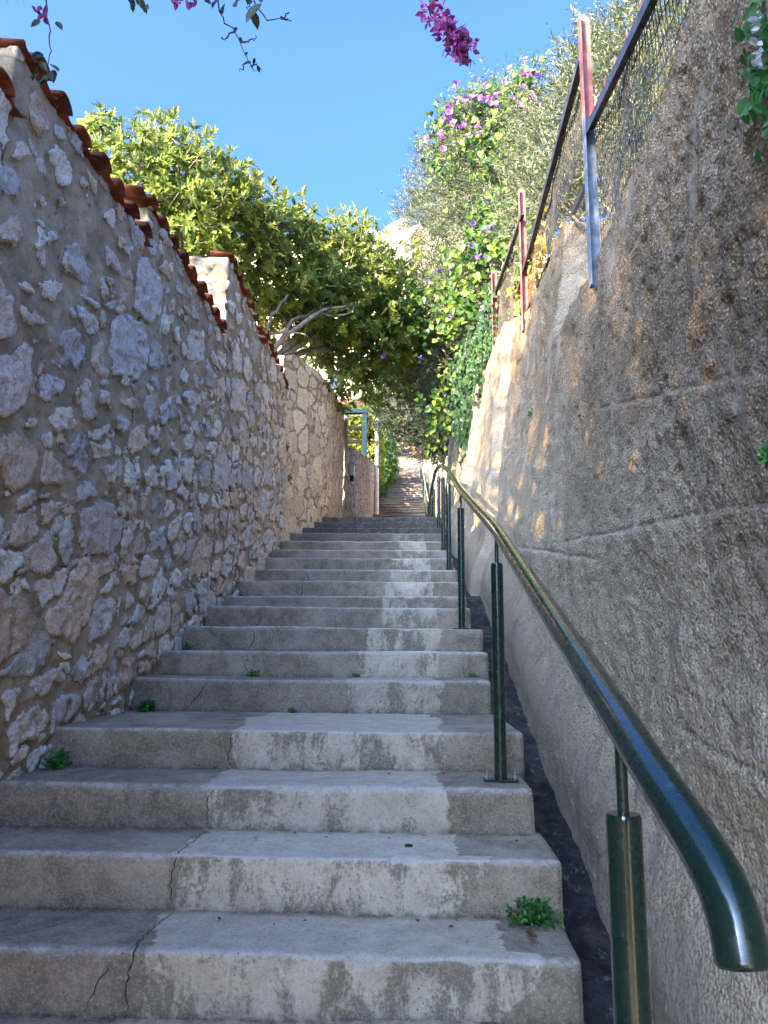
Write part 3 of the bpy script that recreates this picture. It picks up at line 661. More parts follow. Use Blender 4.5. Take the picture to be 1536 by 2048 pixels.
# ================================================================== RIGHT RETAINING WALL
def agg_h(u, z, s=200, joint=True):
    ab = z - slope_z(u)
    h = .022 * fbm(u * 1.1, z * 1.3, 0, s, 3) + .020 * fbm(u * 4.3, z * 4.6, 0, s + 1, 4) + .010 * np.abs(fbm(u * 11, z * 11, 0, s + 2, 4)) + .006 * fbm(u * 34, z * 34, 0, s + 3, 3) + .003 * fbm(u * 75, z * 75, 0, s + 4, 2)
    # lumpy honeycombed zone higher up
    hz = sst(.9, 1.8, ab + .35 * fbm(u * 1.5, z * 1.5, 0, s + 6, 2))
    h = h + hz * (.022 * fbm(u * 7, z * 8, 0, s + 7, 4) - .012 * sst(.15, .4, fbm(u * 12, z * 9, 0, s + 8, 3)))
    groove = np.zeros_like(h)
    if joint:   # pour joints
        for (ya, za, yb, zb2, w) in ((3.6, 2.30, 8.9, 1.42, .010), (1.3, .55, 3.6, 1.18, .007), (1.0, 1.15, 2.6, 1.32, .006), (1.0, -.02, 1.75, .07, .005), (2.1, .9, 2.8, .45, .004), (1.2, .30, 4.2, .62, .005), (1.0, 1.62, 4.0, 1.72, .006), (3.4, .42, 7.0, 1.02, .006), (.8, -.35, 2.4, -.2, .005)):
            t = np.clip((u - ya) / (yb - ya), 0, 1)
            dd = z - (za + (zb2 - za) * t) - .018 * fbm(u * 3, 3.3, za, s + 9, 4)
            inside = sst(ya - .05, ya + .1, u) * sst(yb + .05, yb - .1, u)
            g = np.exp(-(dd / w) ** 2) * inside * sst(-.35, .15, fbm(u * 6, z * 6, 1, s + 10, 3) + .25)
            groove = np.maximum(groove, g)
            h = h + .010 * sst(.01, -.03, dd) * sst(-.25, -.03, dd) * inside
    h = h - groove * .007
    smo = sst(.42, .56, fbm(u * 5.5, z * 2.6, 0, s + 12, 3)) * .9        # smooth trowelled dabs
    smo = np.maximum(smo, .8 * sst(.12, -.05, ab + .08 * fbm(u * 7, z * 7, 0, s + 13, 3)))  # plinth haunch
    h = h * (1 - .5 * smo)
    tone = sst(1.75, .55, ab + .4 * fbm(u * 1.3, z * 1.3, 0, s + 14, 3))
    h = h + .10 * sst(.26, -.12, ab)      # haunch swells towards the gutter
    return h, tone, smo, groove
rwall = empty('concrete_wall', (.9, 5, 0), label='tall rough brown concrete retaining wall rising in stepped sections', cat='wall')
RB = lambda y, off=0: .765 + off
def dy_r(y): return .08 if y < .6 else (.0085 if y < 2.2 else .0095 + .0028 * (y - 2.2))
rsec = [(-3.0, 4.95, 2.08, 2.10, 0), (4.95, 7.10, 3.0, 3.03, 0), (7.10, 8.80, 3.22, 3.35, -.095), (8.80, 12.0, 3.20, 3.5, -.15), (12.0, 14.6, 3.9, 4.0, -.215)]
for si, (a, b, za, zb_, off) in enumerate(rsec):
    far = si == len(rsec) - 1
    C, N, U = corner_cols(a, b, lambda y: RB(y, off), .45, dy_r, -1, end=si > 0, far=far)
    lo = floor_z(C[:, 1]) - .5; hi = np.interp(C[:, 1], [a, b], [za, zb_]) + .012 * fbm(C[:, 1] * 5, 0, 0, 33, 3)
    nz = int((hi[0] - lo[0]) / (.0125, .014, .02, .025, .03)[si])
    V, F, A, _ = strip_wall('w', C, N, U, lo, hi, lambda u, z: agg_h(u, z, 200, si < 3), None, None, nz, extra=lambda Y, Z, U: .11 * (Z - slope_z(Y)) - np.clip(3.9 - Y, 0, 3) * .085 * np.clip((Z - slope_z(Y)) / 2.8, 0, 1))
    F = F[:, ::-1]
    mesh_obj('wall_section', V, F, M['agg'], rwall, True, {'tone': np.clip(A[1] + (0 if si < 2 else .2) + np.where(N[None, :, 1] < -.9, .45, 0), 0, 1).ravel(), 'smooth': A[2].ravel(), 'groove': A[3].ravel()})  # end faces toned paler, their brighter light painted into the colour
    # rough wall head
    ys = np.linspace(a, b, int((b - a) / .03) if a > 0 else 60); xs = np.linspace(0, .45, 8)
    G = np.array([[(RB(y, off) + .11 * (np.interp(y, [a, b], [za, zb_]) - slope_z(y)) + x - .0, y + (.01 if k == 0 else 0), np.interp(y, [a, b], [za, zb_]) - .004) for x in xs] for k, y in enumerate(ys)]).reshape(-1, 3)
    G[:, 2] += .006 * fbm(G[:, 0] * 20, G[:, 1] * 20, 0, 3, 3)
    mesh_obj('wall_head', G, grid_faces(len(ys), len(xs), True), M['agg'], rwall, True, {'tone': np.full(len(G), .5), 'smooth': np.zeros(len(G)), 'groove': np.zeros(len(G))})

# gutter between the steps and the wall
ys = np.concatenate([np.arange(-3, .6, .1), np.arange(.6, 4, .014), np.arange(4, 11.2, .03), np.arange(11.2, 15, .2)])
xs = np.linspace(.36, .90, 40)
YY, XX = np.meshgrid(ys, xs, indexing='ij')
zc = slope_z(YY) - .27 + .05 * np.abs((XX - .6) / .2) ** 2 + .012 * fbm(XX * 9, YY * 9, 0, 61, 4) + .006 * fbm(XX * 40, YY * 40, 0, 62, 3) + .02 * fbm(XX * 2, YY * 2.2, 0, 63, 2)
V = np.stack([XX, YY, zc], -1).reshape(-1, 3)
tag(mesh_obj('gutter', V, grid_faces(len(ys), len(xs), True), M['gutter'], None, True, {'rnd': np.zeros(len(V))}), kind='structure')

# ================================================================== FAR FLIGHT
fs = empty('upper_staircase', (0, 22, 3.9), label='distant pale flight of steps climbing the hill beyond the landing', cat='staircase')
nst = 92; tds = (62 - 15) / nst; rs_ = random.Random(3)
M['farstep'] = None
def m_far():
    n = NT('pale_old_step_stone')
    c = n.mix(n.ss(n.noise(1.6, 6, .65, n.sc_(n.pos, (1, .6, 1))), .35, .65), (.15, .132, .105), (.24, .215, .175))
    c = n.mix(n.ss(n.noise(7, 5, .65, n.sc_(n.pos, (1, 1, 3))), .45, .62, 0, .6), c, (.12, .105, .085))
    return n.bsdf(n.mix(n.attr('rnd'), c, (.26, .23, .19)), .93, n.bump(n.noise(20, 5), .6, .02), .15)
M['farstep'] = m_far()
for k in range(nst):
    y0 = 15 + k * tds; z0 = 1.84 + (17.8 - 1.84) * k / nst; z1 = 1.84 + (17.8 - 1.84) * (k + 1) / nst
    w = .03 * rs_.uniform(-1, 1); xl, xr = -1.02, .50
    if y0 > 27: xl, xr = -.95 - .0 * k, .62
    xs_ = np.linspace(xl, xr, 14); V = []; prof = [(0, z0 - .12), (0, z1 - .05), (-.025, z1 - .035), (-.022, z1 - .006), (.0, z1), (tds + .08, z1 + .004)]
    for (py, pz) in prof:
        for x in xs_: V.append((x, y0 + py + .03 * math.sin(x * 3 + k) + .012 * math.sin(x * 17 + k * 2), pz + .012 * math.sin(x * 7 + k * 1.7) + w * .3))
    V = np.array(V)
    mesh_obj('step', V, grid_faces(len(prof), len(xs_)), M['farstep'], fs, False, {'rnd': np.full(len(V), rs_.random() ** 2 * .6)})

# ================================================================== GROUND
def ground_z(X, Y):
    base = np.interp(Y, [-200, -60, -3, 0, 4, 15, 40, 62, 95, 150, 190, 400, 1500], [-60, -25, -2.6, -1, 1.3, 4.6, 11.5, 18.5, 40, 84, 92, 60, 20])
    inside = sst(-1.72, -1.66, X) * sst(1.12, 1.06, X) * sst(61, 59, Y)
    left = sst(-1.66, -1.72, X); right = sst(1.06, 1.12, X)
    z = base + right * np.interp(Y, [-3, 2, 6, 15, 40], [1.5, .4, -.1, -1.0, 0]) + left * np.interp(Y, [-3, 2, 8, 15, 40], [.3, -.3, -.6, -1.0, 0])
    far = sst(60, 110, Y)
    z = z + far * (7 * fbm(X * .02, Y * .02, 0, 91, 4) + 2.2 * np.abs(fbm(X * .09, Y * .09, 0, 92, 4))) + .12 * fbm(X * .8, Y * .8, 0, 93, 3) * (1 - inside)
    return np.where(inside > 0, z * (1 - inside) + inside * (floor_z(Y) - .75), z)
gx = np.concatenate([-np.geomspace(900, 2.0, 60), [-1.9, -1.8, -1.72, -1.66, -1.5, -1, 0, .8, 1.06, 1.12, 1.2, 1.5], np.geomspace(2.0, 900, 60)])
gy = np.concatenate([np.linspace(-900, -60, 10), np.linspace(-50, 20, 71), np.linspace(21, 70, 50), np.linspace(72, 200, 110), np.linspace(210, 1500, 20)])
YY, XX = np.meshgrid(gy, gx, indexing='ij')
V = np.stack([XX, YY, ground_z(XX, YY)], -1).reshape(-1, 3)
tag(mesh_obj('ground', V, grid_faces(len(gy), len(gx), True), M['ground'], None, True, {'rnd': np.zeros(len(V))}), kind='structure')

# ================================================================== HANDRAIL
hr = empty('handrail', (.33, 2.9, -.45), label='dark green glossy tube handrail on upright posts down the right side of the steps', cat='handrail')
RP = [(.30, .745, -.345), (.318, .748, -.30), (.317, .760, -.262), (.315, .785, -.228), (.312, .84, -.197), (.294, 1.08, -.098), (.306, 1.6, .062), (.335, 2.93, .475), (.35, 5.17, 1.115), (.37, 7.16, 1.735), (.375, 8.5, 2.11), (.37, 9.6, 2.38)]
fine = [np.array(RP[0]), np.array(RP[1])]
def bez(a, b, c, n): return [(1 - t) ** 2 * np.array(a) + 2 * t * (1 - t) * np.array(b) + t * t * np.array(c) for t in np.linspace(0, 1, n)]
bend = [np.array((.303, .768, -.272))] + bez((.303, .768, -.255), (.302, .772, -.200), (.290, .93, -.152), 14) + [np.array(p) for p in RP[5:]]
pts = [bend[0]]
for a, b in zip(bend[:-1], bend[1:]):
    L = np.linalg.norm(b - a); k = max(1, int(L / .05))
    for j in range(1, k + 1): pts.append(a + (b - a) * j / k)
pts = np.array(pts); sm = pts.copy()
for _ in range(12): sm[1:-1] = (sm[:-2] + 2 * sm[1:-1] + sm[2:]) / 4
mb = MB(); mb.tube(sm, .0243, 28, cap=False)
ed = (sm[0] - sm[2]) / np.linalg.norm(sm[0] - sm[2])
mb.tube([sm[0] - ed * .002, sm[0] + ed * .003, sm[0] + ed * .006, sm[0] + ed * .0075], [.0243, .0238, .0205, .012], 28)
mb.build('rail', M['paint'], hr)
# short level return and the rail across the landing, then up the far flight
mb = MB(); mb.tube([sm[-1], sm[-1] + np.array((-.002, .18, .03)), (.345, 10.2, 2.44), (.35, 12.2, 2.60), (.36, 14.2, 2.72)], .024, 12)
mb.build('rail', M['paint'], hr)
hr2 = empty('far_handrail', (.4, 22, 4), label='thin dark handrail climbing beside the distant flight of steps', cat='handrail')
mb = MB(); FR = [(.42, 15.2 + k, float(floor_z(15.2 + k)) + .85) for k in range(0, 44, 2)]
mb.tube(FR, .022, 8); mb.build('rail', M['paint'], hr2)
for k in range(0, 22, 1):
    x, y, z = FR[k]; mb = MB(); mb.tube([(x, y, z - 1.0), (x, y, z)], .02, 8); mb.build('post', M['paint'], hr2)
def post(x, y, zr, zf, first):
    mb = MB(); top = zr - (.105 if y < 2 else .13)
    n = 24; V = []; 
    mb.tube([(x, y, zf - .02), (x, y, zf + .3), (x, y, top - .004)], .0232, n, cap=False)
    mb.tube([(x, y, top - .006), (x, y, top)], [.0232, .0215], n)
    p = mb.build('post', M['paint'], hr)
    mb = MB(); mb.tube([(x, y, top - .01), (x, y, zr - .01)], .0078, 10); mb.build('rod', M['paint'], p)
    mb = MB(); mb.box((x - .062, y - .03, zf + .003), (x + .062, y + .03, zf + .011)); pl = mb.build('base_plate', M['paint'], p, False)
    if first:
        for sx in (-.05, .05):
            mb = MB(); mb.tube([(x + sx, y - .008, zf + .011), (x + sx, y - .008, zf + .038)], .0034, 8); mb.tube([(x + sx, y - .008, zf + .012), (x + sx, y - .008, zf + .020)], .0085, 6)
            mb.build('bolt', M['bolt'], pl)
def rail_at(y):
    return float(np.interp(y, sm[8:, 1], sm[8:, 0])), float(np.interp(y, sm[8:, 1], sm[8:, 2]))
def tread(y): 
    i = max(k for k in range(len(ND)) if ND[k] <= y); return NZ[i]
for k, y in enumerate([1.08, 2.93, 5.17, 7.16, 8.42, 9.55]):
    x, z = rail_at(y); x -= .010 if k == 0 else 0; post(x, y, z, tread(y), k < 4)
for y in (10.9, 12.2, 13.1, 14.1):
    post(.35, y, float(np.interp(y, [10.2, 12.2, 14.2], [2.44, 2.60, 2.72])), 1.84, False)

# ================================================================== WIRE FENCE
fence = empty('wire_fence', (1.0, 5, 2.6), label='wire mesh fence with pointed red and grey steel posts on the concrete wall', cat='fence')
def angle_post(x, y, z0, z1, w, redfrom):
    """T section upright with a pointed head"""
    mb = MB(); t = .007; zs = np.linspace(z0, z1 - w * .5, 14); red = []
    def sl(x0, x1, y0, y1, point):
        V = []
        for z in zs: V += [(x + x0, y0, z), (x + x1, y0, z), (x + x1, y1, z), (x + x0, y1, z)]
        F = [(4 * k + q, 4 * k + (q + 1) % 4, 4 * k + 4 + (q + 1) % 4, 4 * k + 4 + q) for k in range(13) for q in range(4)]
        mb.add(V, F); a = 52
        if point:
            xm = x + (x0 + x1) / 2; V2 = V[a:] + [(xm, y0, z1), (xm, y1, z1)]
            mb.add(V2, [(0, 1, 4), (2, 3, 5)]); mb.add(V2, [(1, 2, 5, 4), (3, 0, 4, 5)])
        else: mb.add(V[a:], [(0, 1, 2, 3)])
    sl(-w / 2, w / 2, y, y + t, True); sl(-w / 2, -w / 2 + t, y - .045, y - .0005, False)
    V = np.concatenate(mb.V)
    mb.build('post', M['post'], fence, False, red=np.clip((V[:, 2] - redfrom) / .5 + .5, 0, 1.2))
angle_post(1.0, 3.87, 1.95, 3.66, .068, 2.95)
angle_post(1.035, 6.5, 2.85, 4.28, .065, 3.0)
angle_post(.975, 8.3, 3.2, 4.42, .065, 3.3)
def rail(p, q, w=.045, name='rail'):
    p, q = np.array(p, float), np.array(q, float); d = (q - p) / np.linalg.norm(q - p)
    side = np.array([1., 0, 0]); up = np.cross(side, d); up /= np.linalg.norm(up)
    mb = MB()
    for (a0, a1, b0, b1) in ((-w / 2, w / 2, -.003, .003), (-w / 2, -w / 2 + .006, -w * .9, -.0035)):
        V = [P + side * a + up * b for P in (p, q) for a, b in ((a0, b0), (a1, b0), (a1, b1), (a0, b1))]
        mb.add(V, [(0, 1, 5, 4), (1, 2, 6, 5), (2, 3, 7, 6), (3, 0, 4, 7), (0, 3, 2, 1), (4, 5, 6, 7)])
    return mb.build(name, M['dark_steel'], fence, False)
rail((.93, .6, 2.11), (1.0, 3.865, 2.90), .055); rail((1.0, 3.885, 3.44), (1.05, 6.9, 3.46), .05); rail((1.02, 6.4, 3.95), (.975, 8.28, 4.08), .045)
rail((1.03, 4.1, 2.72), (1.13, 4.9, 3.02), .035, 'brace')
for (ya, za, yb, zb2, x0, x1, n) in ((1.6, 2.35, 3.75, 2.875, .95, 1.0, 11), (4.05, 3.44, 6.4, 3.455, 1.0, 1.04, 13), (6.7, 3.97, 8.15, 4.07, 1.01, .98, 7)):
    for k in range(n):
        t = k / (n - 1); y = ya + (yb - ya) * t; z = za + (zb2 - za) * t; x = x0 + (x1 - x0) * t + .012
        mb = MB(); mb.tube([(x, y, z - .03), (x, y, z + .11), (x, y, z + .135)], [.0055, .0055, .001], 5); mb.build('picket', M['red_steel'], fence, False)
def wire_mesh(y0, y1, x0, x1, zlo, zhi, sy, sz, r, mat, seed):
    mb = MB(); rs_ = random.Random(seed); y = y0; X = lambda y: x0 + (x1 - x0) * (y - y0) / (y1 - y0) + .03
    bul = lambda y, z: .012 * math.sin(y * 5 + z * 3 + seed) + .006 * math.sin(y * 13 - z * 9)
    k = 0
    while y < y1:
        a, b = zlo(y), zhi(y); n = max(3, int((b - a) / .045)); ph = rs_.uniform(0, 6)
        P = [(X(y) + bul(y, a + (b - a) * t / n), y + .0055 * math.sin(t * math.pi + k * math.pi) + .004 * math.sin(t * .7 + ph), a + (b - a) * t / n) for t in range(n + 1)]
        mb.tube(P, r, 3, cap=False); y += sy * rs_.uniform(.93, 1.07); k += 1
    z = min(zlo(y0), zlo(y1)) + .03
    while z < max(zhi(y0), zhi(y1)):
        P = []
        for t in np.arange(y0, y1, sy / 2):
            zz = z + .006 * math.sin(t * 40) + .01 * math.sin(t * 3 + z * 7)
            if zlo(t) < zz < zhi(t): P.append((X(t) + bul(t, zz) + .002, t, zz))
        if len(P) > 3: mb.tube(P, r * 1.05, 3, cap=False)
        z += sz
    return mb.build('wire_mesh', M[mat], fence, False)
wire_mesh(1.4, 3.86, .96, 1.0, lambda y: 2.05, lambda y: 2.11 + .242 * (y - .6), .036, .09, .0029, 'wire', 1)
wire_mesh(3.9, 5.6, 1.0, 1.03, lambda y: 3.02, lambda y: 3.43, .038, .09, .003, 'wire', 2)
wire_mesh(5.6, 7.0, 1.03, 1.04, lambda y: 3.0, lambda y: 3.44, .07, .11, .0022, 'rustwire', 3)
wire_mesh(7.1, 8.25, 1.0, .98, lambda y: 3.25, lambda y: 4.02, .045, .09, .0028, 'wire', 4)

def fan(pts, c):
    V = np.array([c] + [(x, y, z) for x, y, z in pts], float); n = len(pts)
    F = np.array([(0, 1 + i, 1 + (i + 1) % n) for i in range(n)])
    return V, F
def sym(p): return p + [(-x, y, z) for x, y, z in reversed(p) if abs(x) > 1e-6]
T_FIG = fan(sym([(0, 0, 0), (.10, .06, .01), (.34, .24, .05), (.12, .38, .0), (.36, .66, .04), (.11, .62, -.02), (.15, .86, -.05), (0, 1.04, -.12)]), (0, .38, -.05))
T_OL = (np.array([(0, 0, 0), (.12, .45, .03), (0, 1, -.06), (-.12, .45, .03)], float), np.array([(0, 1, 2, 3)]))
T_HEART = fan(sym([(0, .06, 0), (.22, -.06, .04), (.46, .12, .07), (.42, .45, .03), (.16, .82, -.03), (0, 1.02, -.1)]), (0, .35, -.05))
T_IVY = fan(sym([(0, 0, 0), (.34, -.02, .03), (.5, .30, .04), (.24, .42, 0), (.22, .7, -.02), (0, 1, -.08)]), (0, .35, -.04))
T_OVAL = fan(sym([(0, 0, 0), (.2, .12, .03), (.30, .38, .05), (.22, .70, .02), (0, 1, -.08)]), (0, .42, -.03))
T_NEED = (np.array([(-.012, 0, 0), (.012, 0, 0), (0, 1, -.05)], float), np.array([(0, 1, 2)]))
def unit(v): return v / (np.linalg.norm(v, axis=-1, keepdims=True) + 1e-9)
def rdir(n): return unit(rng.normal(size=(n, 3)))
def leaves(name, C, A, N, S, T, mat, parent=None, rnd=None, local=False, extra=None):
    """C base points, A leaf axes, N leaf normals, S lengths, T template"""
    C = np.asarray(C, float); A = unit(np.asarray(A, float)); N = np.asarray(N, float)
    N = unit(N - A * (N * A).sum(-1, keepdims=True)); B = np.cross(A, N)
    V, F = T; n = len(C); S = np.broadcast_to(np.asarray(S, float), (n,))
    P = C[:, None, :] + S[:, None, None] * (V[None, :, 0:1] * B[:, None, :] + V[None, :, 1:2] * A[:, None, :] + V[None, :, 2:3] * N[:, None, :])
    Fa = (np.arange(n)[:, None, None] * len(V) + F[None]).reshape(-1, F.shape[1])
    r = rng.random(n) if rnd is None else np.broadcast_to(rnd, (n,))
    return mesh_obj(name, P.reshape(-1, 3), Fa, mat, parent, False, {'rnd': np.repeat(r, len(V))}, local)
def blob_pts(blobs, per, shell=(.45, 1.05), squash=1.0, gap=.0, gs=1.4):
    C = []; O = []
    for (x, y, z, r) in blobs:
        n = int(per * r * r); d = rdir(n); rad = r * (shell[0] + (shell[1] - shell[0]) * rng.random(n) ** .6)
        lump = 1 + .34 * fbm(d[:, 0] * 2.2 + x, d[:, 1] * 2.2 + y, d[:, 2] * 2.2 + z, 5, 2)
        p = np.array([x, y, z]) + d * (rad * lump)[:, None] * np.array([1, 1, squash])
        g = fbm(p[:, 0] * gs, p[:, 1] * gs, p[:, 2] * gs, 71, 3)
        k = g > gap - .35
        C.append(p[k]); O.append(d[k])
    return np.concatenate(C), np.concatenate(O)
def limbs(name, root, blobs, mat, parent, r0=.09, seed=0, twigs=5, mid=None):
    rs_ = random.Random(seed); mb = MB(); root = np.array(root, float)
    for (x, y, z, r) in blobs:
        e = np.array([x, y, z]); m = (root + e) / 2 + np.array([rs_.uniform(-.2, .2), rs_.uniform(-.2, .2), rs_.uniform(-.35, .1)])
        if mid is not None: m = .5 * m + .5 * np.array(mid)
        P = smooth_path([root, m, e], 9); mb.tube(P, np.linspace(r0 * .55, .012, 9), 7, rs_.random(), cap=False)
        for k in range(twigs):
            d = np.array([rs_.gauss(0, 1), rs_.gauss(0, 1), rs_.gauss(.4, 1)]); d /= np.linalg.norm(d)
            P = smooth_path([P[-2] if k % 2 else e, e + d * r * .5 + np.array([0, 0, .05]), e + d * r * .92], 6); mb.tube(P, np.linspace(.008, .002, 6), 5, .5, cap=False)
            P = np.array([root, m, e])
    return mb.build(name, mat, parent)

# ---- fig trees
def fig_crown(blobs, parent, per=300):
    C, O = blob_pts(blobs, per, (.45, 1.18), .95, .13, 1.7)
    O = unit(O + np.array([0, -.1, .35]) + rdir(len(C)) * .35)
    n = 7; c = np.repeat(C, n, 0); o = np.repeat(O, n, 0)
    d = unit(rdir(len(c)) * 1.0 + o * .75)
    A = unit(d + np.array([0, 0, -.12])); N = unit(o * 1.0 + np.array([0, 0, .35]) + rdir(len(c)) * .35)
    S = rng.uniform(.07, .165, len(c))
    tw = np.repeat(rng.random(len(C)), n); r = np.clip(.6 * tw + .4 * rng.random(len(c)) + .18 * fbm(c[:, 0] * .8, c[:, 1] * .8, c[:, 2] * .8, 21, 2), 0, 1)
    leaves('crown', c + A * .012, A, N, S, T_FIG, M['fig'], parent, r)
    mb = MB(); k = rng.choice(len(C), min(500, len(C)), False)
    for j in k: mb.tube([C[j] - O[j] * .22 + rng.normal(size=3) * .03, C[j]], [.006, .004], 4, .5, cap=False)
    tag(mb.build('twigs', M['bark'], parent), kind='stuff')
f1 = empty('fig_tree', (-3.0, 8.8, 1.6), label='broad sunlit fig tree directly behind the tiled coping at upper left', cat='tree', group='fig trees behind the left walls')
FIG_A = [(x, y, z - .12, r * .95) for x, y, z, r in FIG_A[:-1]]
fig_crown(FIG_A, f1)
mb = MB(); mb.tube(smooth_path([(-3.0, 8.8, 1.6), (-3.05, 8.8, 2.8), (-2.9, 8.7, 4.0)], 10), np.linspace(.16, .10, 10), 10); tr = mb.build('trunk', M['bark'], f1)
limbs('limbs', (-2.9, 8.7, 4.0), FIG_A, M['bark'], f1, .12, 1)
FIG_B = [(x, y, z, r) for x, y, z, r in FIG_B if x < 0 and not (x > -.4 and z > 6.1)] + [(.02, 12.2, 5.3, .4)]
f2 = empty('fig_tree', (-2.5, 9.5, 2.2), label='fig tree with bare pale boughs spreading over the tan stone wall', cat='tree', group='fig trees behind the left walls')
fig_crown(FIG_B, f2)
mb = MB()
mb.tube(smooth_path([(-2.7, 9.6, 2.0), (-2.45, 9.55, 2.9), (-2.12, 9.6, 3.56)], 10), np.linspace(.13, .075, 10), 10); mb.build('trunk', M['bark'], f2)
mb = MB()
for P, r in (([(-2.12, 9.6, 3.56), (-1.75, 9.5, 4.02), (-1.25, 9.6, 4.50), (-.98, 9.9, 4.72), (-.6, 10.5, 5.05)], (.038, .014)), ([(-1.75, 9.5, 4.02), (-1.56, 9.5, 4.36), (-1.40, 9.7, 4.52), (-1.02, 10.2, 5.1)], (.028, .010)),
             ([(-1.98, 9.1, 3.75), (-1.78, 9.2, 4.25), (-1.60, 9.3, 4.62)], (.032, .014)), ([(-2.3, 9.5, 3.2), (-1.98, 9.1, 3.75)], (.04, .032)), ([(-1.85, 9.42, 4.13), (-1.5, 9.45, 4.16), (-1.35, 9.5, 4.12)], (.014, .006)), ([(-1.25, 9.6, 4.5), (-.9, 9.9, 4.62), (-.72, 10.1, 4.9)], (.018, .006))):
    P = smooth_path(P, 14); P[1:-1] += rng.normal(size=(12, 3)) * .012; mb.tube(P, np.linspace(r[0], r[1], 14), 9, rng.random())
mb.build('bough', M['bark'], f2)
limbs('limbs', (-2.12, 9.6, 3.56), FIG_B[::2], M['bark'], f2, .07, 2, 3, mid=(-1.2, 10.4, 4.8))

# ---- olives
def olive_crown(blobs, parent, mat='olive', per=800, up=.5, sz=(.045, .078), nl=14, shell=(.35, 1.1), gap=.08):
    C, O = blob_pts(blobs, per, shell, 1.0, gap, 1.8)
    O = unit(O + np.array([0, 0, up]) + rdir(len(C)) * .45)
    t = np.linspace(0, 1, nl); L = rng.uniform(.14, .34, len(C))
    side = unit(np.cross(O, rdir(len(C))))
    c = (C[:, None] + O[:, None] * (L[:, None, None] * t[None, :, None])).reshape(-1, 3)
    o = np.repeat(O, nl, 0); s2 = np.repeat(side, nl, 0) * np.tile(np.where(np.arange(nl) % 2, 1, -1), len(C))[:, None]
    A = unit(o * .75 + s2 * .8 + rdir(len(c)) * .3); N = unit(rdir(len(c)) * .7 + np.array([0, -.2, .6]))
    tw = np.repeat(rng.random(len(C)), nl)
    r = np.clip(.5 * tw + .5 * rng.random(len(c)), 0, 1)
    leaves('crown', c, A, N, rng.uniform(*sz, len(c)), T_OL, M[mat], parent, r)
    mb = MB()
    for j in rng.choice(len(C), min(700, len(C)), False): mb.tube([C[j] - O[j] * .15, C[j] + O[j] * L[j]], [.0025, .001], 3, .5, cap=False)
    tag(mb.build('twigs', M['obark'], parent), kind='stuff')
def olive(base, blobs, label, mat='olive', fork=None, **k):
    e = empty('olive_tree', base, label=label, cat='tree', group='olive trees along the right side')
    fork = fork or (base[0], base[1], base[2] + 1.3)
    mb = MB(); b = np.array(base, float); f = np.array(fork, float)
    P = smooth_path([b, (b + f) / 2 + np.array([.08, .05, 0]), f], 12); mb.tube(P, np.linspace(.15, .085, 12) * (1 + .1 * np.sin(np.arange(12) * 2.1)), 10); mb.build('trunk', M['obark'], e)
    limbs('limbs', fork, blobs, M['obark'], e, .09, len(blobs), 4)
    olive_crown(blobs, e, mat, **k)
    return e
OLIVE_A = [(x, y, z - .12, r * .86) for x, y, z, r in OLIVE_A]; OLIVE_B = [(x, y, z - (.42 if i in (0, 4, 5, 16, 3, 1) else .22 if i < 10 else .0), r * (.72 if i < 7 or i == 16 else .95)) for i, (x, y, z, r) in enumerate(OLIVE_B)]
olive((1.9, 9.6, 2.6), OLIVE_A, 'grey green olive tree carrying the purple flowered vine', fork=(1.6, 9.8, 4.6), per=1150)
olive((2.8, 7.0, 2.4), OLIVE_B, 'tall silvery olive tree behind the wire mesh at upper right', fork=(2.4, 7.1, 3.8))
olive((1.7, 12.8, 3.4), OLIVE_C, 'yellow lit olive boughs hanging low over the top of the steps', fork=(1.1, 12.8, 4.4), per=1100, sz=(.05, .09))
OLIVE_D = [(x + .18, y, z + .06, r) for i, (x, y, z, r) in enumerate(OLIVE_D) if i != 2]
olive((1.4, 16.6, 3.2), OLIVE_D, 'dark shaded olive crown hanging over the distant flight of steps', 'olive_shade', fork=(1.0, 16.7, 4.4), per=1500, sz=(.07, .12), shell=(.0, 1.1), gap=-.3)

# ---- morning glory over the olive
vine = empty('morning_glory', (1.1, 9.3, 3.2), label='bright green climbing vine with purple trumpet flowers draped over the olive tree', cat='vine')
vc = np.array(VINE)
# keep sprays following their neighbours
C = []; 
for p in vc:
    n = 80 if p[2] > 4.4 else 40; C.append(p + rng.normal(size=(n, 3)) * (np.array([.15, .16, .15]) if n > 30 else np.array([.08, .12, .13])))
C = np.concatenate(C)
A = unit(rdir(len(C)) + np.array([0, -.3, -.8])); N = unit(np.array([-.3, -.9, .45]) + rdir(len(C)) * .65)
leaves('leaves', C, A, N, rng.uniform(.05, .115, len(C)), T_HEART, M['glory'], vine)
mb = MB()
for a, b in zip(vc[:-1], vc[1:]):
    if np.linalg.norm(a - b) < 1.0: mb.tube(smooth_path([a, (a + b) / 2 + rng.normal(size=3) * .06, b], 6), .006, 5, .5, cap=False)
for P in ([(-.42, 11, 5.0), (-.40, 11, 4.65), (-.37, 11, 4.28)], [(.45, 11, 3.9), (.41, 11, 3.6), (.40, 11, 3.3), (.345, 11, 3.15)], [(1.2, 9.3, 3.4), (1.15, 9.4, 4.6), (1.1, 9.5, 5.6)]): mb.tube(smooth_path(P, 8), .006, 5, cap=False)
mb.build('stems', M['stem'], vine)
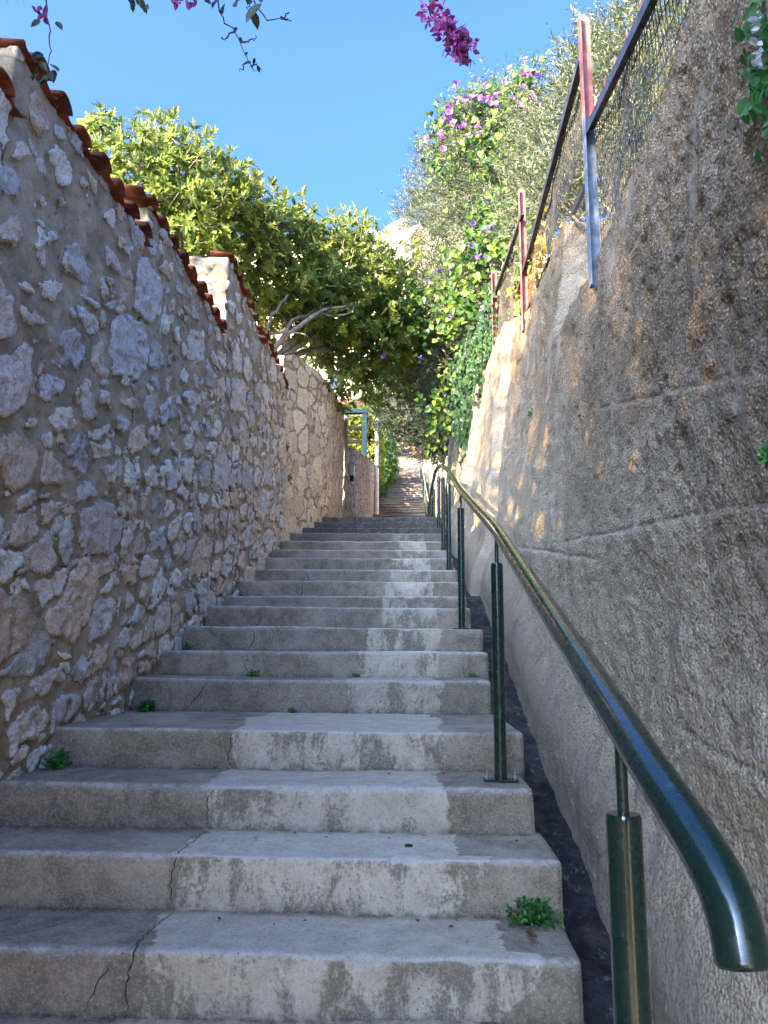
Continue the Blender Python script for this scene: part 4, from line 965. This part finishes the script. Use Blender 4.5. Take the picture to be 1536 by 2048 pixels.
def flower_mesh():
    V = [(0, 0, -.05)]; n = 10
    for k in range(n):
        a = 2 * math.pi * k / n; V.append((.010 * math.cos(a), .010 * math.sin(a), -.01))
    for k in range(n):
        a = 2 * math.pi * k / n; r = .040 * (1 + (.09 if k % 2 else -.05)); V.append((r * math.cos(a), r * math.sin(a), .012 + (.004 if k % 2 else 0)))
    F3 = [(0, 1 + (k + 1) % n, 1 + k) for k in range(n)]; F4 = [(1 + k, 1 + (k + 1) % n, 11 + (k + 1) % n, 11 + k) for k in range(n)]
    return np.array(V), F3, F4
FV, F3, F4 = flower_mesh(); fl0 = None
protos = []
for r in (.05, .3, .55, .85):
    o = mesh_obj('flower', FV, [np.array(F3), np.array(F4)], M['purple'], vine, True, {'rnd': np.full(len(FV), r)}, True); protos.append(o)
vloc = np.array(vine.location)
FLW = FLW + [(p[0] + rng.normal() * .13, p[1], p[2] + rng.normal() * .12) for p in FLW[:20]] + [(p[0] + rng.normal() * .2, p[1], p[2] + rng.normal() * .16) for p in FLW[:18]]
FLW = FLW[:38] + [p for p in FLW[38:] if not (p[0] < .62 and p[2] > 6.3)]
for i, p in enumerate(FLW):
    z = p[2]; ci = (2 + i % 2) if z > 6.3 or p[0] < 0 else (0 if i % 3 else 1)
    src = protos[ci]
    o = src if not src.get('used') else src.copy()
    if o is not src: COL.objects.link(o); o.parent = vine
    src['used'] = 1
    o.location = np.array(p) + np.array([-.06, -.30, -.02]) - vloc
    o.rotation_euler = (R(60 + rng.uniform(-35, 35)), rng.uniform(-.3, .3), R(rng.uniform(-70, 40)))
    s_ = rng.uniform(.95, 1.5); o.scale = (s_, s_, s_)
for o in list(vine.children):
    if 'used' in o.keys(): del o['used']
# ---- ivy curtain on the wall
ivy = empty('ivy', (.85, 9.0, 3.3), label='dark green ivy curtain spilling over the wall head below the flowering vine', cat='ivy')
C = np.concatenate([np.array(p) + rng.normal(size=(150, 3)) * np.array([.07, .17, .17]) for p in IVY])
A = unit(rdir(len(C)) * .6 + np.array([-.1, -.1, -1])); N = unit(np.array([-1, -.5, .3]) + rdir(len(C)) * .5)
leaves('leaves', C, A, N, rng.uniform(.045, .085, len(C)), T_IVY, M['ivy'], ivy, np.clip(.35 + .5 * fbm(C[:, 0], C[:, 1] * 3, C[:, 2] * 3, 3, 2) + .3 * rng.random(len(C)), 0, 1))
mb = MB()
for p in IVY[::2]: mb.tube(smooth_path([(p[0] + .1, p[1], p[2] + .5), p, (p[0] - .02, p[1] + .05, p[2] - .4)], 7), .006, 5, cap=False)
mb.build('stems', M['stem'], ivy)
cr = empty('creeper', (1.09, 6.7, 3.2), label='thin yellowing creeper climbing the rusty mesh beside the red post', cat='creeper')
C = np.concatenate([np.array(p) + rng.normal(size=(34, 3)) * np.array([.04, .14, .09]) for p in IVYR])
A = unit(rdir(len(C)) * .7 + np.array([0, 0, -.7])); N = unit(np.array([-.7, -.8, .3]) + rdir(len(C)) * .6)
leaves('leaves', C, A, N, rng.uniform(.035, .06, len(C)), T_IVY, M['ivyr'], cr)
mb = MB()
for p in IVYR: mb.tube(smooth_path([(p[0], p[1], p[2] - .25), p, (p[0], p[1] + .1, p[2] + .2)], 6), .004, 4, cap=False)
mb.build('stems', M['stem'], cr)

# ---- bougainvillea sprays hanging into the top of the view
def spray(label, stems, leafpts, bractpts, nb=6, lsz=(.028, .045), rs=.0016, bs=.017, spread=.03):
    e = empty('bougainvillea_spray', tuple(stems[0][0]), label=label, cat='branch', group='bougainvillea sprays hanging into view')
    mb = MB()
    for P in stems:
        P = smooth_path(P, 4 * len(P)); P[1:-1] += rng.normal(size=P[1:-1].shape) * .002
        mb.tube(P, np.linspace(rs * 1.5, rs * .5, len(P)), 6, .4)
    mb.build('stem', M['stem'], e)
    if len(leafpts):
        L = np.array([p[:3] for p in leafpts]); sz = np.array([p[3] for p in leafpts])
        A = unit(rdir(len(L)) * .7 + np.array([0, 0, -.9])); N = unit(np.array([0, -1, .3]) + rdir(len(L)) * .7)
        leaves('leaves', L, A, N, sz, T_OVAL, M['bleaf'], e)
    if len(bractpts):
        C = np.concatenate([np.array(p) + rng.normal(size=(nb, 3)) * spread for p in bractpts])
        n = 3; c = np.repeat(C, n, 0); ax = np.repeat(rdir(len(C)), n, 0); d = unit(rdir(len(c)) + ax * .3)
        leaves('bracts', c, d, ax + rdir(len(c)) * .3, rng.uniform(bs * .8, bs * 1.3, len(c)), T_OVAL, M['bract'], e)
    return e
spray('dense hanging cluster of magenta bougainvillea bracts against the sky at top centre', [[(.14, 1.95, 2.35), (.115, 2.0, 2.1), (.06, 2.0, 1.95), (.088, 2.0, 1.86), (.12, 2, 1.80), (.150, 2, 1.76)]],
      [(.055, 2.0, 1.95, .03), (.05, 2.0, 1.93, .028), (.065, 2.0, 1.965, .03), (.075, 2.01, 1.9, .025)],
      [(.065, 2, 1.905), (.085, 2, 1.885), (.105, 2, 1.87), (.095, 2, 1.85), (.125, 2, 1.85), (.115, 2, 1.825), (.140, 2, 1.82), (.135, 2, 1.795), (.152, 2, 1.775), (.15, 2, 1.80), (.118, 2, 1.80), (.16, 2, 1.76)], 10, bs=.023, spread=.0155)
spray('leafy bougainvillea twig with one pink tip hanging left of centre at the top edge',
      [[(-.47, 1.35, 1.75), (-.44, 1.42, 1.56), (-.437, 1.5, 1.44), (-.40, 1.5, 1.393), (-.375, 1.5, 1.33), (-.35, 1.5, 1.285)], [(-.44, 1.42, 1.56), (-.36, 1.36, 1.40), (-.30, 1.33, 1.27), (-.262, 1.33, 1.262)], [(-.36, 1.36, 1.40), (-.34, 1.35, 1.35), (-.335, 1.35, 1.30)],
       [(-.40, 1.5, 1.393), (-.42, 1.5, 1.37), (-.43, 1.5, 1.375)], [(-.385, 1.5, 1.36), (-.36, 1.5, 1.365), (-.35, 1.5, 1.375)], [(-.37, 1.5, 1.31), (-.385, 1.5, 1.285)], [(-.36, 1.5, 1.30), (-.335, 1.5, 1.29)], [(-.262, 1.33, 1.262), (-.24, 1.33, 1.255)], [(-.262, 1.33, 1.262), (-.245, 1.33, 1.275)]],
      [(-.298, 1.3, 1.268, .052), (-.325, 1.34, 1.29, .036), (-.335, 1.35, 1.33, .030), (-.36, 1.35, 1.325, .034), (-.30, 1.32, 1.30, .024), (-.27, 1.32, 1.30, .022), (-.45, 1.48, 1.50, .042), (-.47, 1.5, 1.49, .045), (-.44, 1.5, 1.48, .038), (-.43, 1.5, 1.46, .034), (-.48, 1.5, 1.50, .035), (-.46, 1.5, 1.47, .028), (-.41, 1.46, 1.475, .035), (-.38, 1.42, 1.44, .036), (-.36, 1.4, 1.40, .034),
       (-.388, 1.5, 1.375, .014), (-.372, 1.5, 1.335, .016), (-.352, 1.5, 1.32, .015), (-.345, 1.5, 1.30, .015), (-.36, 1.5, 1.31, .014), (-.395, 1.5, 1.40, .014), (-.34, 1.35, 1.385, .04), (-.40, 1.4, 1.50, .04), (-.30, 1.34, 1.36, .035), (-.33, 1.34, 1.40, .04)],
      [(-.535, 1.55, 1.53), (-.56, 1.57, 1.56)], 5, spread=.012)
spray('small drooping sprig of rounded leaves at the top edge above the fig tree', [[(-.72, 1.68, 1.95), (-.715, 1.7, 1.74), (-.705, 1.7, 1.66)]],
      [(-.735, 1.7, 1.69, .03), (-.725, 1.7, 1.675, .03), (-.71, 1.7, 1.68, .032), (-.70, 1.7, 1.665, .026), (-.69, 1.7, 1.66, .02), (-.72, 1.7, 1.70, .03), (-.745, 1.7, 1.705, .026), (-.70, 1.7, 1.70, .03)], [])
spray('long trailing bougainvillea shoot hanging in front of the wall head at top left', [[(-.93, 1.55, 1.85), (-.905, 1.6, 1.6), (-.886, 1.6, 1.49), (-.878, 1.6, 1.42), (-.885, 1.6, 1.34)]],
      [(-.895, 1.6, 1.43, .034), (-.905, 1.6, 1.395, .036), (-.872, 1.6, 1.40, .036), (-.865, 1.6, 1.385, .034), (-.90, 1.6, 1.375, .030), (-.885, 1.6, 1.36, .034), (-.91, 1.6, 1.365, .026), (-.875, 1.6, 1.37, .03), (-.90, 1.6, 1.41, .03), (-.91, 1.6, 1.525, .03), (-.87, 1.6, 1.52, .028)],
      [(-.885, 1.55, 1.50), (-.97, 1.5, 1.50), (-.985, 1.5, 1.48), (-1.0, 1.5, 1.46)], 4, spread=.009)
cor = empty('flowering_shrub', (.98, 1.6, 2.1), label='dark leafy shrub with pale flowers spilling over the concrete wall at the upper right corner', cat='shrub')
CR = [(x * .86, y * .86, z * .86) for x, y, z in CR]
C = np.concatenate([np.array(p) + np.array([.03, 0, 0]) + rng.normal(size=(60, 3)) * np.array([.025, .04, .045]) for p in CR[:5]])
A = unit(rdir(len(C)) + np.array([-.2, 0, -.8])); N = unit(np.array([-.8, -.7, .3]) + rdir(len(C)) * .6)
leaves('leaves', C, A, N, rng.uniform(.022, .04, len(C)), T_OVAL, M['weed'], cor, rng.random(len(C)) * .6)
C2 = np.array([(.895, 1.74, 1.62), (.90, 1.74, 1.60), (.893, 1.75, 1.56), (.90, 1.75, 1.53), (.895, 1.76, 1.50)]); C2 = np.repeat(C2 * .85, 5, 0)
leaves('petals', C2, rdir(len(C2)) + np.array([-.6, -.5, 0]), rdir(len(C2)), .02, T_OVAL, m_leaf('pale_lilac_petal', [(0, (.5, .45, .55)), (1, (.7, .68, .7))], .3), cor)
mb = MB(); mb.tube(smooth_path([(.98, 1.6, 2.2), (.90, 1.56, 1.9), (.81, 1.52, 1.5), (.80, 1.5, 1.2)], 10), .005, 6); mb.build('stem', M['stem'], cor)

# ---- small weeds rooted in cracks
def weed(p, r, n, label, size=.02, T=T_OVAL, group=None, tall=1.0):
    e = empty('weed', p, label=label, cat='weed', group='weeds rooted in the joints of the steps and walls')
    d = rdir(n); d[:, 2] = np.abs(d[:, 2]); rad = rng.random(n) ** .5
    c = d * (r * rad)[:, None] * np.array([1, .8, .75 * tall])
    if p[0] > .6 or p[0] < -1.3: c[:, 0] *= .5
    A = unit(rdir(n) * .8 + np.array([0, -.3, .1])); N = unit(np.array([0, -.5, 1]) + rdir(n) * .5)
    leaves('leaves', c, A, N, rng.uniform(size * .7, size * 1.3, n), T, M['weed'], e, None, True)
    mb = MB()
    for k in range(0, n, 3): mb.tube([(c[k][0] * .2, c[k][1] * .2, -.01), c[k] * np.array([.7, .7, .6]), c[k]], .0009, 4, .3, cap=False)
    mb.build('stems', M['weed'], e, local=True)
    return e
weed((.36, 2.40, -.755), .085, 240, 'round bright green weed clump at the gutter end of a low step', .017)
weed((-1.37, 3.08, -.44), .085, 70, 'leafy weed at the foot of the rubble wall next to a fallen pink petal', .028)
weed((-1.35, 4.02, -.295), .085, 130, 'ferny weed in the corner where the wide tread meets the rubble wall', .02, T_IVY, tall=.8)
weed((-.60, 4.055, -.30), .03, 26, 'tiny weed in the middle of the long tread at the foot of its riser', .016)
weed((-.90, 4.46, -.13), .045, 40, 'small weed growing out of the crack left of the middle of the steps', .018)
weed((-.30, 4.46, -.13), .03, 22, 'tiny weed at the left edge of the paler concrete strip', .014)
weed((-.40, 4.88, .015), .025, 16, 'tiniest weed one step above the pale strip weed', .013)
weed((.36, 4.46, -.13), .04, 30, 'small grassy weed at the base of a riser by the second nearest rail post', .016)
weed((-1.40, 4.86, .02), .05, 34, 'weed sprouting from the joint of wall and step, fourth above the wide tread', .018)
weed((-1.41, 6.4, .45), .05, 30, 'weed in the wall corner halfway up the flight', .018)
weed((-1.42, 2.42, -.60), .045, 26, 'weed at the wall foot at the left edge of the picture', .02)
weed((-.92, 6.43, .455), .03, 20, 'tiny weed growing in the upper crack of the steps', .014)
weed((-1.42, 8.55, 1.10), .10, 60, 'tuft of weed where the tan wall starts at the step edge', .03)
weed((-1.30, 10.0, 1.72), .09, 60, 'dark tuft at the foot of the tan wall by the last steps', .03)
weed((-1.47, 8.72, 2.35), .11, 60, 'upper green tuft rooted in the face of the tan wall', .03, tall=1.6)
weed((-1.44, 8.85, 2.02), .08, 44, 'lower green tuft rooted in the face of the tan wall', .03, tall=1.4)
weed((.93, 5.6, 1.78), .09, 70, 'green tuft rooted in the joint of the concrete wall', .024, T_IVY)
weed((.72, 1.5, .38), .05, 60, 'blue green sprig on the concrete wall face at the right edge', .022)

# ---- litter
n = 900
xx = np.concatenate([rng.normal(-1.3, .12, 380), rng.uniform(-1.4, .42, 300), rng.normal(.33, .1, 220)]); ii = rng.integers(5, 16, n)
xx = np.clip(xx, -1.41, .42)
f = rng.random(n) ** 2.5; yy = np.array([ND[i + 1] - .012 - f_ * (ND[i + 1] - ND[i] - .05) for i, f_ in zip(ii, f)]); zz = np.array([NZ[i] for i in ii]) + .009
k = (rng.random(n) < .75)
A = rdir(n); A[:, 2] *= .06; A[:, 0] *= 1.8
o = leaves('fallen_needles', np.stack([xx, yy, zz], 1)[k], A[k], np.array([0, 0, 1.]) + rdir(k.sum()) * .15, rng.uniform(.03, .075, k.sum()), T_NEED, M['litter'])
tag(o, 'thin brown pine needles and crumbs scattered along the backs of the treads', 'litter', kind='stuff')
n = 420
g = rng.random(n) < .5
lx = np.where(g, rng.uniform(.5, .74, n), np.where(rng.random(n) < .5, rng.normal(-1.33, .07, n), rng.uniform(-1.35, .4, n))); li = rng.integers(5, 15, n)
ly = np.where(g, rng.uniform(1.0, 7, n), np.array([ND[i + 1] - .02 - .06 * f_ * (ND[i + 1] - ND[i]) for i, f_ in zip(li, rng.random(n) * 6)]))
lz = np.where(g, slope_z(ly) - .27 + .05 * ((lx - .6) / .2) ** 2 + .022, np.array([NZ[i] for i in li]) + .012)
lx = np.clip(lx, -1.40, .74)
o = leaves('leaf_litter', np.stack([lx, ly, lz], 1), rdir(n) * np.array([1, 1, .15]), np.array([0, 0, 1.]) + rdir(n) * .5, rng.uniform(.008, .022, n), T_OVAL, M['litter'])
tag(o, 'small dry leaves and crumbs lying in the gutter and step corners', 'litter', kind='stuff')
def dead_leaf(p, s_, label, mat='litter', rn=.7, nl=1):
    d = rdir(nl); d[:, 2] = np.abs(d[:, 2]) * .3
    o = leaves('fallen_leaf' if mat == 'litter' else 'fallen_petal', np.zeros((nl, 3)), d, np.array([0, 0, 1.]) + rdir(nl) * .3, s_, T_OVAL, M[mat], None, rn)
    o.location = p; tag(o, label, 'leaf' if mat == 'litter' else 'petal')
dead_leaf((-1.235, 3.02, -.435), .022, 'pink petals lying by the weed at the foot of the rubble wall', 'bract', .7, 5)
dead_leaf((.33, 2.27, -.75), .035, 'curled brown leaf lying on the low tread near the green clump', rn=.3, nl=2)
dead_leaf((.56, 3.55, -.60), .022, 'single pale pink petal in the black gutter', 'bract', 1, 3)
dead_leaf((-.69, 2.73, -.595), .022, 'pale crumb lying against a riser at the edge of the repaired strip', rn=1, nl=3)
mb = MB(); mb.tube([(.0, 2.60, -.6055), (.0, 2.60, -.600)], [.0135, .0135], 14); V = None
tag(mb.build('drain_spot', M['crack'], steps[8]), 'small dark round stain')

# ================================================================== THINGS BEYOND
lamp = empty('lamp_post', (-.885, 20, 1.84), label='slim white painted pole standing beyond the top step left of the distant flight', cat='lamp post')
mb = MB(); mb.tube([(-.875, 20, 3.0), (-.89, 20, 6.0), (-.90, 20, 8.2)], [.062, .05, .042], 16); mb.build('pole', M['white'], lamp)
mb = MB(); mb.tube(smooth_path([(-.90, 20, 8.2), (-.90, 19.9, 8.45), (-.90, 19.5, 8.55)], 8), .025, 8); mb.box((-.98, 19.1, 8.5), (-.82, 19.55, 8.58)); mb.build('lamp_head', M['white'], lamp, False)
perg = empty('pergola', (-1.5, 19.5, 4.9), label='blue grey painted metal pergola above the purple grey wall', cat='pergola')
def bx(name, lo, hi, mat, parent): mb = MB(); mb.box(lo, hi); return mb.build(name, M[mat], parent, False)
bx('post', (-1.26, 19.4, 4.3), (-1.13, 19.53, 6.26), 'bluesteel', perg); bx('post', (-2.35, 19.4, 4.3), (-2.22, 19.53, 6.26), 'bluesteel', perg)
bx('beam', (-2.45, 19.38, 6.265), (-1.11, 19.55, 6.37), 'bluesteel', perg); bx('beam', (-1.26, 19.56, 6.265), (-1.14, 22.5, 6.36), 'bluesteel', perg)
for z in (5.82, 5.45): bx('slat', (-2.215, 19.42, z), (-1.265, 19.48, z + .09), 'darkwood', perg)
bx('post', (-1.12, 20.2, 4.6), (-1.0, 20.3, 6.2), 'darkwood', perg)
pv = empty('grape_vine', (-1.6, 19.9, 5), label='yellow green grape vine growing over the blue grey pergola', cat='vine')
C = np.concatenate([rng.uniform((-2.4, 19.6, 5.85), (-.95, 20.6, 6.55), (620, 3)), rng.uniform((-2.3, 19.7, 5.2), (-1.3, 20.5, 5.85), (260, 3)), rng.uniform((-1.06, 19.9, 4.9), (-.78, 21.8, 6.3), (620, 3))])
leaves('leaves', C, rdir(len(C)) + np.array([0, 0, -.5]), unit(np.array([0, -.8, .6]) + rdir(len(C)) * .7), rng.uniform(.08, .15, len(C)), T_IVY, M['ivyr'], pv, np.clip(rng.random(len(C)) * .75 + .12 * (C[:, 2] < 5.8), 0, 1))
mb = MB(); mb.tube(smooth_path([(-1.9, 20.0, 4.2), (-1.8, 20.0, 5.5), (-1.5, 20.0, 6.3), (-1.0, 20.1, 6.3)], 12), .02, 6); mb.build('stem', M['stem'], pv)
hd = empty('creeper_hedge', (-.9, 25, 5), label='green creeper covered hedge spilling beside the left edge of the distant flight', cat='hedge')
C = np.concatenate([rng.uniform((-1.4, 22, 3.6), (-.72, 27, 5.6), (1700, 3)), rng.uniform((-1.6, 26, 4.5), (-.62, 34, 8.6), (3000, 3)), rng.normal((-.72, 26.5, 7.0), (.1, 1.2, .5), (900, 3)), rng.uniform((-1.9, 22, 5.4), (-.95, 27, 7.6), (1500, 3))])
C[:, 0] += .12 * fbm(C[:, 1] * .8, C[:, 2] * 1.2, 0, 6, 3)
leaves('leaves', C, rdir(len(C)) + np.array([0, 0, -.6]), unit(np.array([.3, -.8, .6]) + rdir(len(C)) * .7), rng.uniform(.10, .18, len(C)), T_IVY, M['glory'], hd, np.clip(rng.random(len(C)) * .8, 0, 1))
mb = MB(); mb.box((-1.7, 22, 2.6), (-1.15, 34, 5.0)); mb.build('backing_wall', M['cream'], hd, False)
bo = empty('bougainvillea', (.0, 34, 9), label='distant pink bougainvillea leaning over the upper flight', cat='shrub')
bb = [(-.1, 35, 10.3, .45), (.15, 34.5, 9.9, .5), (.45, 34, 9.4, .5), (.6, 33.5, 8.9, .45), (.25, 34.5, 9.5, .35), (.8, 33, 8.6, .5)]
C, O = blob_pts(bb, 2600, (.3, 1.05)); leaves('bracts', C, rdir(len(C)), O + rdir(len(C)) * .5, rng.uniform(.06, .1, len(C)), T_OVAL, m_leaf('distant_pink_bract', [(0, (.5, .06, .28)), (.6, (.75, .2, .40)), (1, (.8, .5, .35))], .4), bo)
C, O = blob_pts(bb, 500, (.1, .95)); leaves('leaves', C, rdir(len(C)), O + rdir(len(C)) * .5, rng.uniform(.06, .1, len(C)), T_OVAL, M['bleaf'], bo)
mb = MB(); mb.tube(smooth_path([(1.3, 33.8, 7.6), (.9, 33.8, 8.6), (.1, 34.6, 9.8)], 10), .03, 6); mb.build('stem', M['stem'], bo)
# pale garden walls on the right of the far flight
fw = empty('garden_wall', (.7, 20, 3), label='pale rendered garden wall with piers along the right of the distant flight', cat='wall')
for k in range(9):
    y = 14.7 + k * 4.6; z = float(floor_z(y + 4.6))
    bx('wall_panel', (.72, y, float(floor_z(y)) - .6), (1.0, y + 4.2, z + .55 + .25 * (k % 2)), 'cream' if k % 2 else 'palestone', fw)
    bx('pier', (.62, y + 4.21, float(floor_z(y)) - .6), (1.05, y + 4.59, z + 1.25 + .2 * (k % 3)), 'cream', fw)
# bushes flanking the far flight
def bush(base, blobs, label, mat, T=T_OVAL, per=900, sz=(.08, .14)):
    e = empty('bush', base, label=label, cat='bush', group='bushes flanking the distant flight')
    C, O = blob_pts(blobs, per, (.3, 1.05)); leaves('crown', C, rdir(len(C)) + O * .5, O + rdir(len(C)) * .7, rng.uniform(*sz, len(C)), T, M[mat], e)
    mb = MB()
    for b in blobs: mb.tube([base, ((base[0] + b[0]) / 2 + .1, b[1], (base[2] + b[2]) / 2), b[:3]], [.05, .035, .012], 6, cap=False)
    mb.build('stems', M['stem'], e)
bush((2.0, 26, 7.6), [(1.6, 25, 8.3, .9), (1.9, 27, 8.9, 1.1), (1.5, 29, 9.6, .9), (1.2, 23.5, 7.4, .6)], 'olive green bush above the garden wall right of the distant flight', 'olive', T_OL, 1800, (.10, .16))
bush((-1.8, 40, 11.5), [(-1.4, 38, 12.2, 1.0), (-1.8, 42, 13.6, 1.3), (-1.2, 46, 14.6, 1.0), (-2.6, 37, 12, 1.3)], 'pale green bush left of the distant flight behind the creeper hedge', 'olive', T_OL, 1500, (.14, .2))
bush((1.6, 44, 13), [(1.4, 42, 13.6, 1.1), (1.2, 46, 15, 1.1), (1.6, 50, 16.6, 1.4), (1.0, 53, 17.8, 1.0), (.2, 62, 20.2, 1.6), (-1.6, 60, 19.6, 1.8)], 'grey green trees closing the top of the distant flight', 'olive', T_OL, 1300, (.16, .26))
# houses
def house(name, lo, hi, label, roofmat, wins, mat='cream', flat=False):
    x0, y0, z0 = lo; x1, y1, z1 = hi
    e = empty(name, ((x0 + x1) / 2, y0, z0), label=label, cat='house', group='houses on the hillside')
    bx('wall', lo, hi, mat, e)
    mb = MB(); o = .35
    if flat: mb.box((x0 - .15, y0 - .15, z1 + .002), (x1 + .15, y1 + .15, z1 + .35))
    else:
        xm = (x0 + x1) / 2; h = (y1 - y0) * .22; ym = (y0 + y1) / 2
        V = [(x0 - o, y0 - o, z1), (x1 + o, y0 - o, z1), (x1 + o, y1 + o, z1), (x0 - o, y1 + o, z1), (x0 - o, ym, z1 + h), (x1 + o, ym, z1 + h)]
        V2 = [(a, b, c + .14) for a, b, c in V]
        mb.add(V + V2, [(0, 1, 7, 6), (6, 7, 11, 10), (2, 3, 9, 8), (8, 9, 10, 11), (0, 4, 5, 1), (2, 5, 4, 3)]); mb.add(V + V2, [(0, 6, 10), (0, 10, 4), (3, 4, 10), (3, 10, 9), (1, 5, 11), (1, 11, 7), (2, 8, 11), (2, 11, 5)])
    mb.build('roof', M[roofmat], e, False)
    for (wx, wz, ww, wh) in wins:
        f = bx('window', (wx - .08, y0 - .06, wz - .08), (wx + ww + .08, y0 - .002, wz + wh + .08), 'white', e); bx('pane', (wx, y0 - .08, wz), (wx + ww, y0 - .062, wz + wh), 'glassd', f)
house('house', (-7.6, 56, 12), (-2.0, 66, 26.5), 'tall cream house glimpsed through the gaps in the fig tree', 'tile', [(-6.2, 20, 1, 1.5), (-4.2, 20, 1, 1.5), (-6.2, 23.4, 1, 1.5), (-4.2, 23.4, 1, 1.5), (-4.2, 16.6, 1, 1.5)], flat=True)
house('house', (-4.4, 38, 8), (-1.75, 44, 12.6), 'low house with an orange tiled roof just left of the white pole', 'tile', [(-3.4, 11.2, .6, .8)])
# rocky crest detail on the far hillside
n = 500
cx = rng.uniform(-70, 60, n); cy = rng.uniform(92, 158, n); cz = ground_z(cx, cy)
mb = MB()
for i in range(n):
    s_ = rng.uniform(.8, 4.5); d = rdir(14) * s_ * rng.uniform(.5, 1.1, (14, 1)) * np.array([1.2, 1, .8])
    import bmesh
    bm = bmesh.new(); [bm.verts.new(v) for v in d]; bmesh.ops.convex_hull(bm, input=bm.verts)
    bm.verts.index_update(); vs = [v.co[:] for v in bm.verts]; fs_ = [[v.index for v in f_.verts] for f_ in bm.faces if len(f_.verts) == 3]
    if fs_: mb.add(np.array(vs) + np.array([cx[i], cy[i], cz[i]]), fs_, rng.random())
    bm.free()
tag(mb.build('rock_outcrops', m_simple('pale_limestone', (.50, .43, .32), (.72, .65, .52), .6, .95, .8, .3), None, False), 'pale limestone outcrops on the far hillside', 'rocks', kind='stuff')  # outcrops in the limestone's own pale tones
n = 2600
cx = rng.uniform(-80, 70, n); cy = rng.uniform(80, 160, n)
k = fbm(cx * .05, cy * .05, 0, 55, 3) > -.05; cx, cy = cx[k], cy[k]; cz = ground_z(cx, cy)
bl = [(a, b, c, rr_) for a, b, c, rr_ in zip(cx, cy, cz, rng.uniform(.5, 1.7, len(cx)))]
C, O = blob_pts(bl, 22, (.5, 1.1)); o = leaves('hillside_scrub', C, rdir(len(C)), O + rdir(len(C)) * .5, rng.uniform(.5, 1.0, len(C)), T_OVAL, M['olive'], None, rng.random(len(C)) * .5)
tag(o, 'green scrub dotting the far hillside', 'scrub', kind='stuff')

# ---- pine: needle tips show top left, unseen crown shaped to shade the right wall
pine = empty('pine_tree', (-4.4, -3.2, -2.4), label='pine tree whose needles poke in at the top left corner', cat='tree')
PB = SHADE
C, O = blob_pts(PB, PER, (.15, 1.05), .8, GAP, GS)
nn = 26; c = np.repeat(C, nn, 0); o_ = np.repeat(unit(O + np.array([0, 0, .3])), nn, 0)
leaves('crown', c, unit(rdir(len(c)) + o_ * .6), rdir(len(c)), rng.uniform(.10, .17, len(c)), (np.array([(-.03, 0, 0), (.03, 0, 0), (0, 1, -.05)]), np.array([(0, 1, 2)])), M['needle'], pine)
mb = MB(); mb.tube(smooth_path([(-4.4, -3.2, -2.4), (-4.3, -3.1, .5), (-4.2, -3.2, 3.4)], 10), np.linspace(.24, .13, 10), 12); mb.build('trunk', M['obark'], pine)
limbs('limbs', (-4.2, -3.2, 3.2), PB, M['obark'], pine, .13, 5, 4)
# needle tufts in the corner of the view, on a drooping branch
tf = [(-1.02, 1.5, 1.60), (-.98, 1.5, 1.56), (-.93, 1.5, 1.55), (-.86, 1.5, 1.58), (-1.05, 1.52, 1.54)]
mb = MB(); mb.tube(smooth_path([(-4.2, -3.2, 3.2), (-2.6, -1.0, 2.9), (-1.6, .8, 2.2), (-1.05, 1.5, 1.70)], 16), np.linspace(.05, .006, 16), 7)
for t in tf: mb.tube(smooth_path([(-1.05, 1.5, 1.70), ((t[0] - 1.0) / 2, 1.5, 1.66), t], 5), .003, 5)
mb.build('low_branch', M['obark'], pine)
C = np.repeat(np.array(tf), 26, 0); leaves('needle_tuft', C, rdir(len(C)) + np.array([.3, 0, -.5]), rdir(len(C)), rng.uniform(.05, .09, len(C)), T_NEED, M['needle'], pine)

# ================================================================== CAMERA AND LIGHT
cam = bpy.data.cameras.new('camera'); co = bpy.data.objects.new('camera', cam); COL.objects.link(co)
cam.sensor_fit = 'VERTICAL'; cam.sensor_height = 24; cam.lens = 24 * 1530 / 2048; cam.clip_start = .05; cam.clip_end = 4000
co.matrix_world = Matrix.Rotation(R(1.95), 4, 'Z') @ Matrix.Rotation(R(100.5), 4, 'X') @ Matrix.Rotation(R(.5), 4, 'Z')
sc.camera = co
SUN = np.array([SUNX, SUNY, SUNZ]); SUN = SUN / np.linalg.norm(SUN)
el = math.asin(SUN[2]); az = math.atan2(SUN[0], SUN[1])
w = bpy.data.worlds.new('World'); sc.world = w; w.use_nodes = True
nt = w.node_tree; bg = nt.nodes['Background']; sky = nt.nodes.new('ShaderNodeTexSky'); sky.sky_type = 'NISHITA'; sky.sun_disc = False
sky.sun_elevation = el; sky.sun_rotation = az; sky.air_density = AIR; sky.dust_density = DUST; sky.ozone_density = OZ; sky.altitude = 0
nt.links.new(sky.outputs[0], bg.inputs[0]); bg.inputs[1].default_value = SKYS
sl = bpy.data.lights.new('sun', 'SUN'); sl.energy = SUNE; sl.angle = R(.5); sl.color = (1, .76, .47)
so = bpy.data.objects.new('sun', sl); COL.objects.link(so)
from mathutils import Vector
so.rotation_euler = Vector(SUN).to_track_quat('Z', 'Y').to_euler()
sc.view_settings.view_transform = 'Standard'; sc.view_settings.look = 'None'; sc.view_settings.gamma = 1; sc.view_settings.exposure = EXPO
sc.cycles.max_bounces = 8; sc.cycles.diffuse_bounces = 5; sc.cycles.transmission_bounces = 4; sc.cycles.use_denoising = True
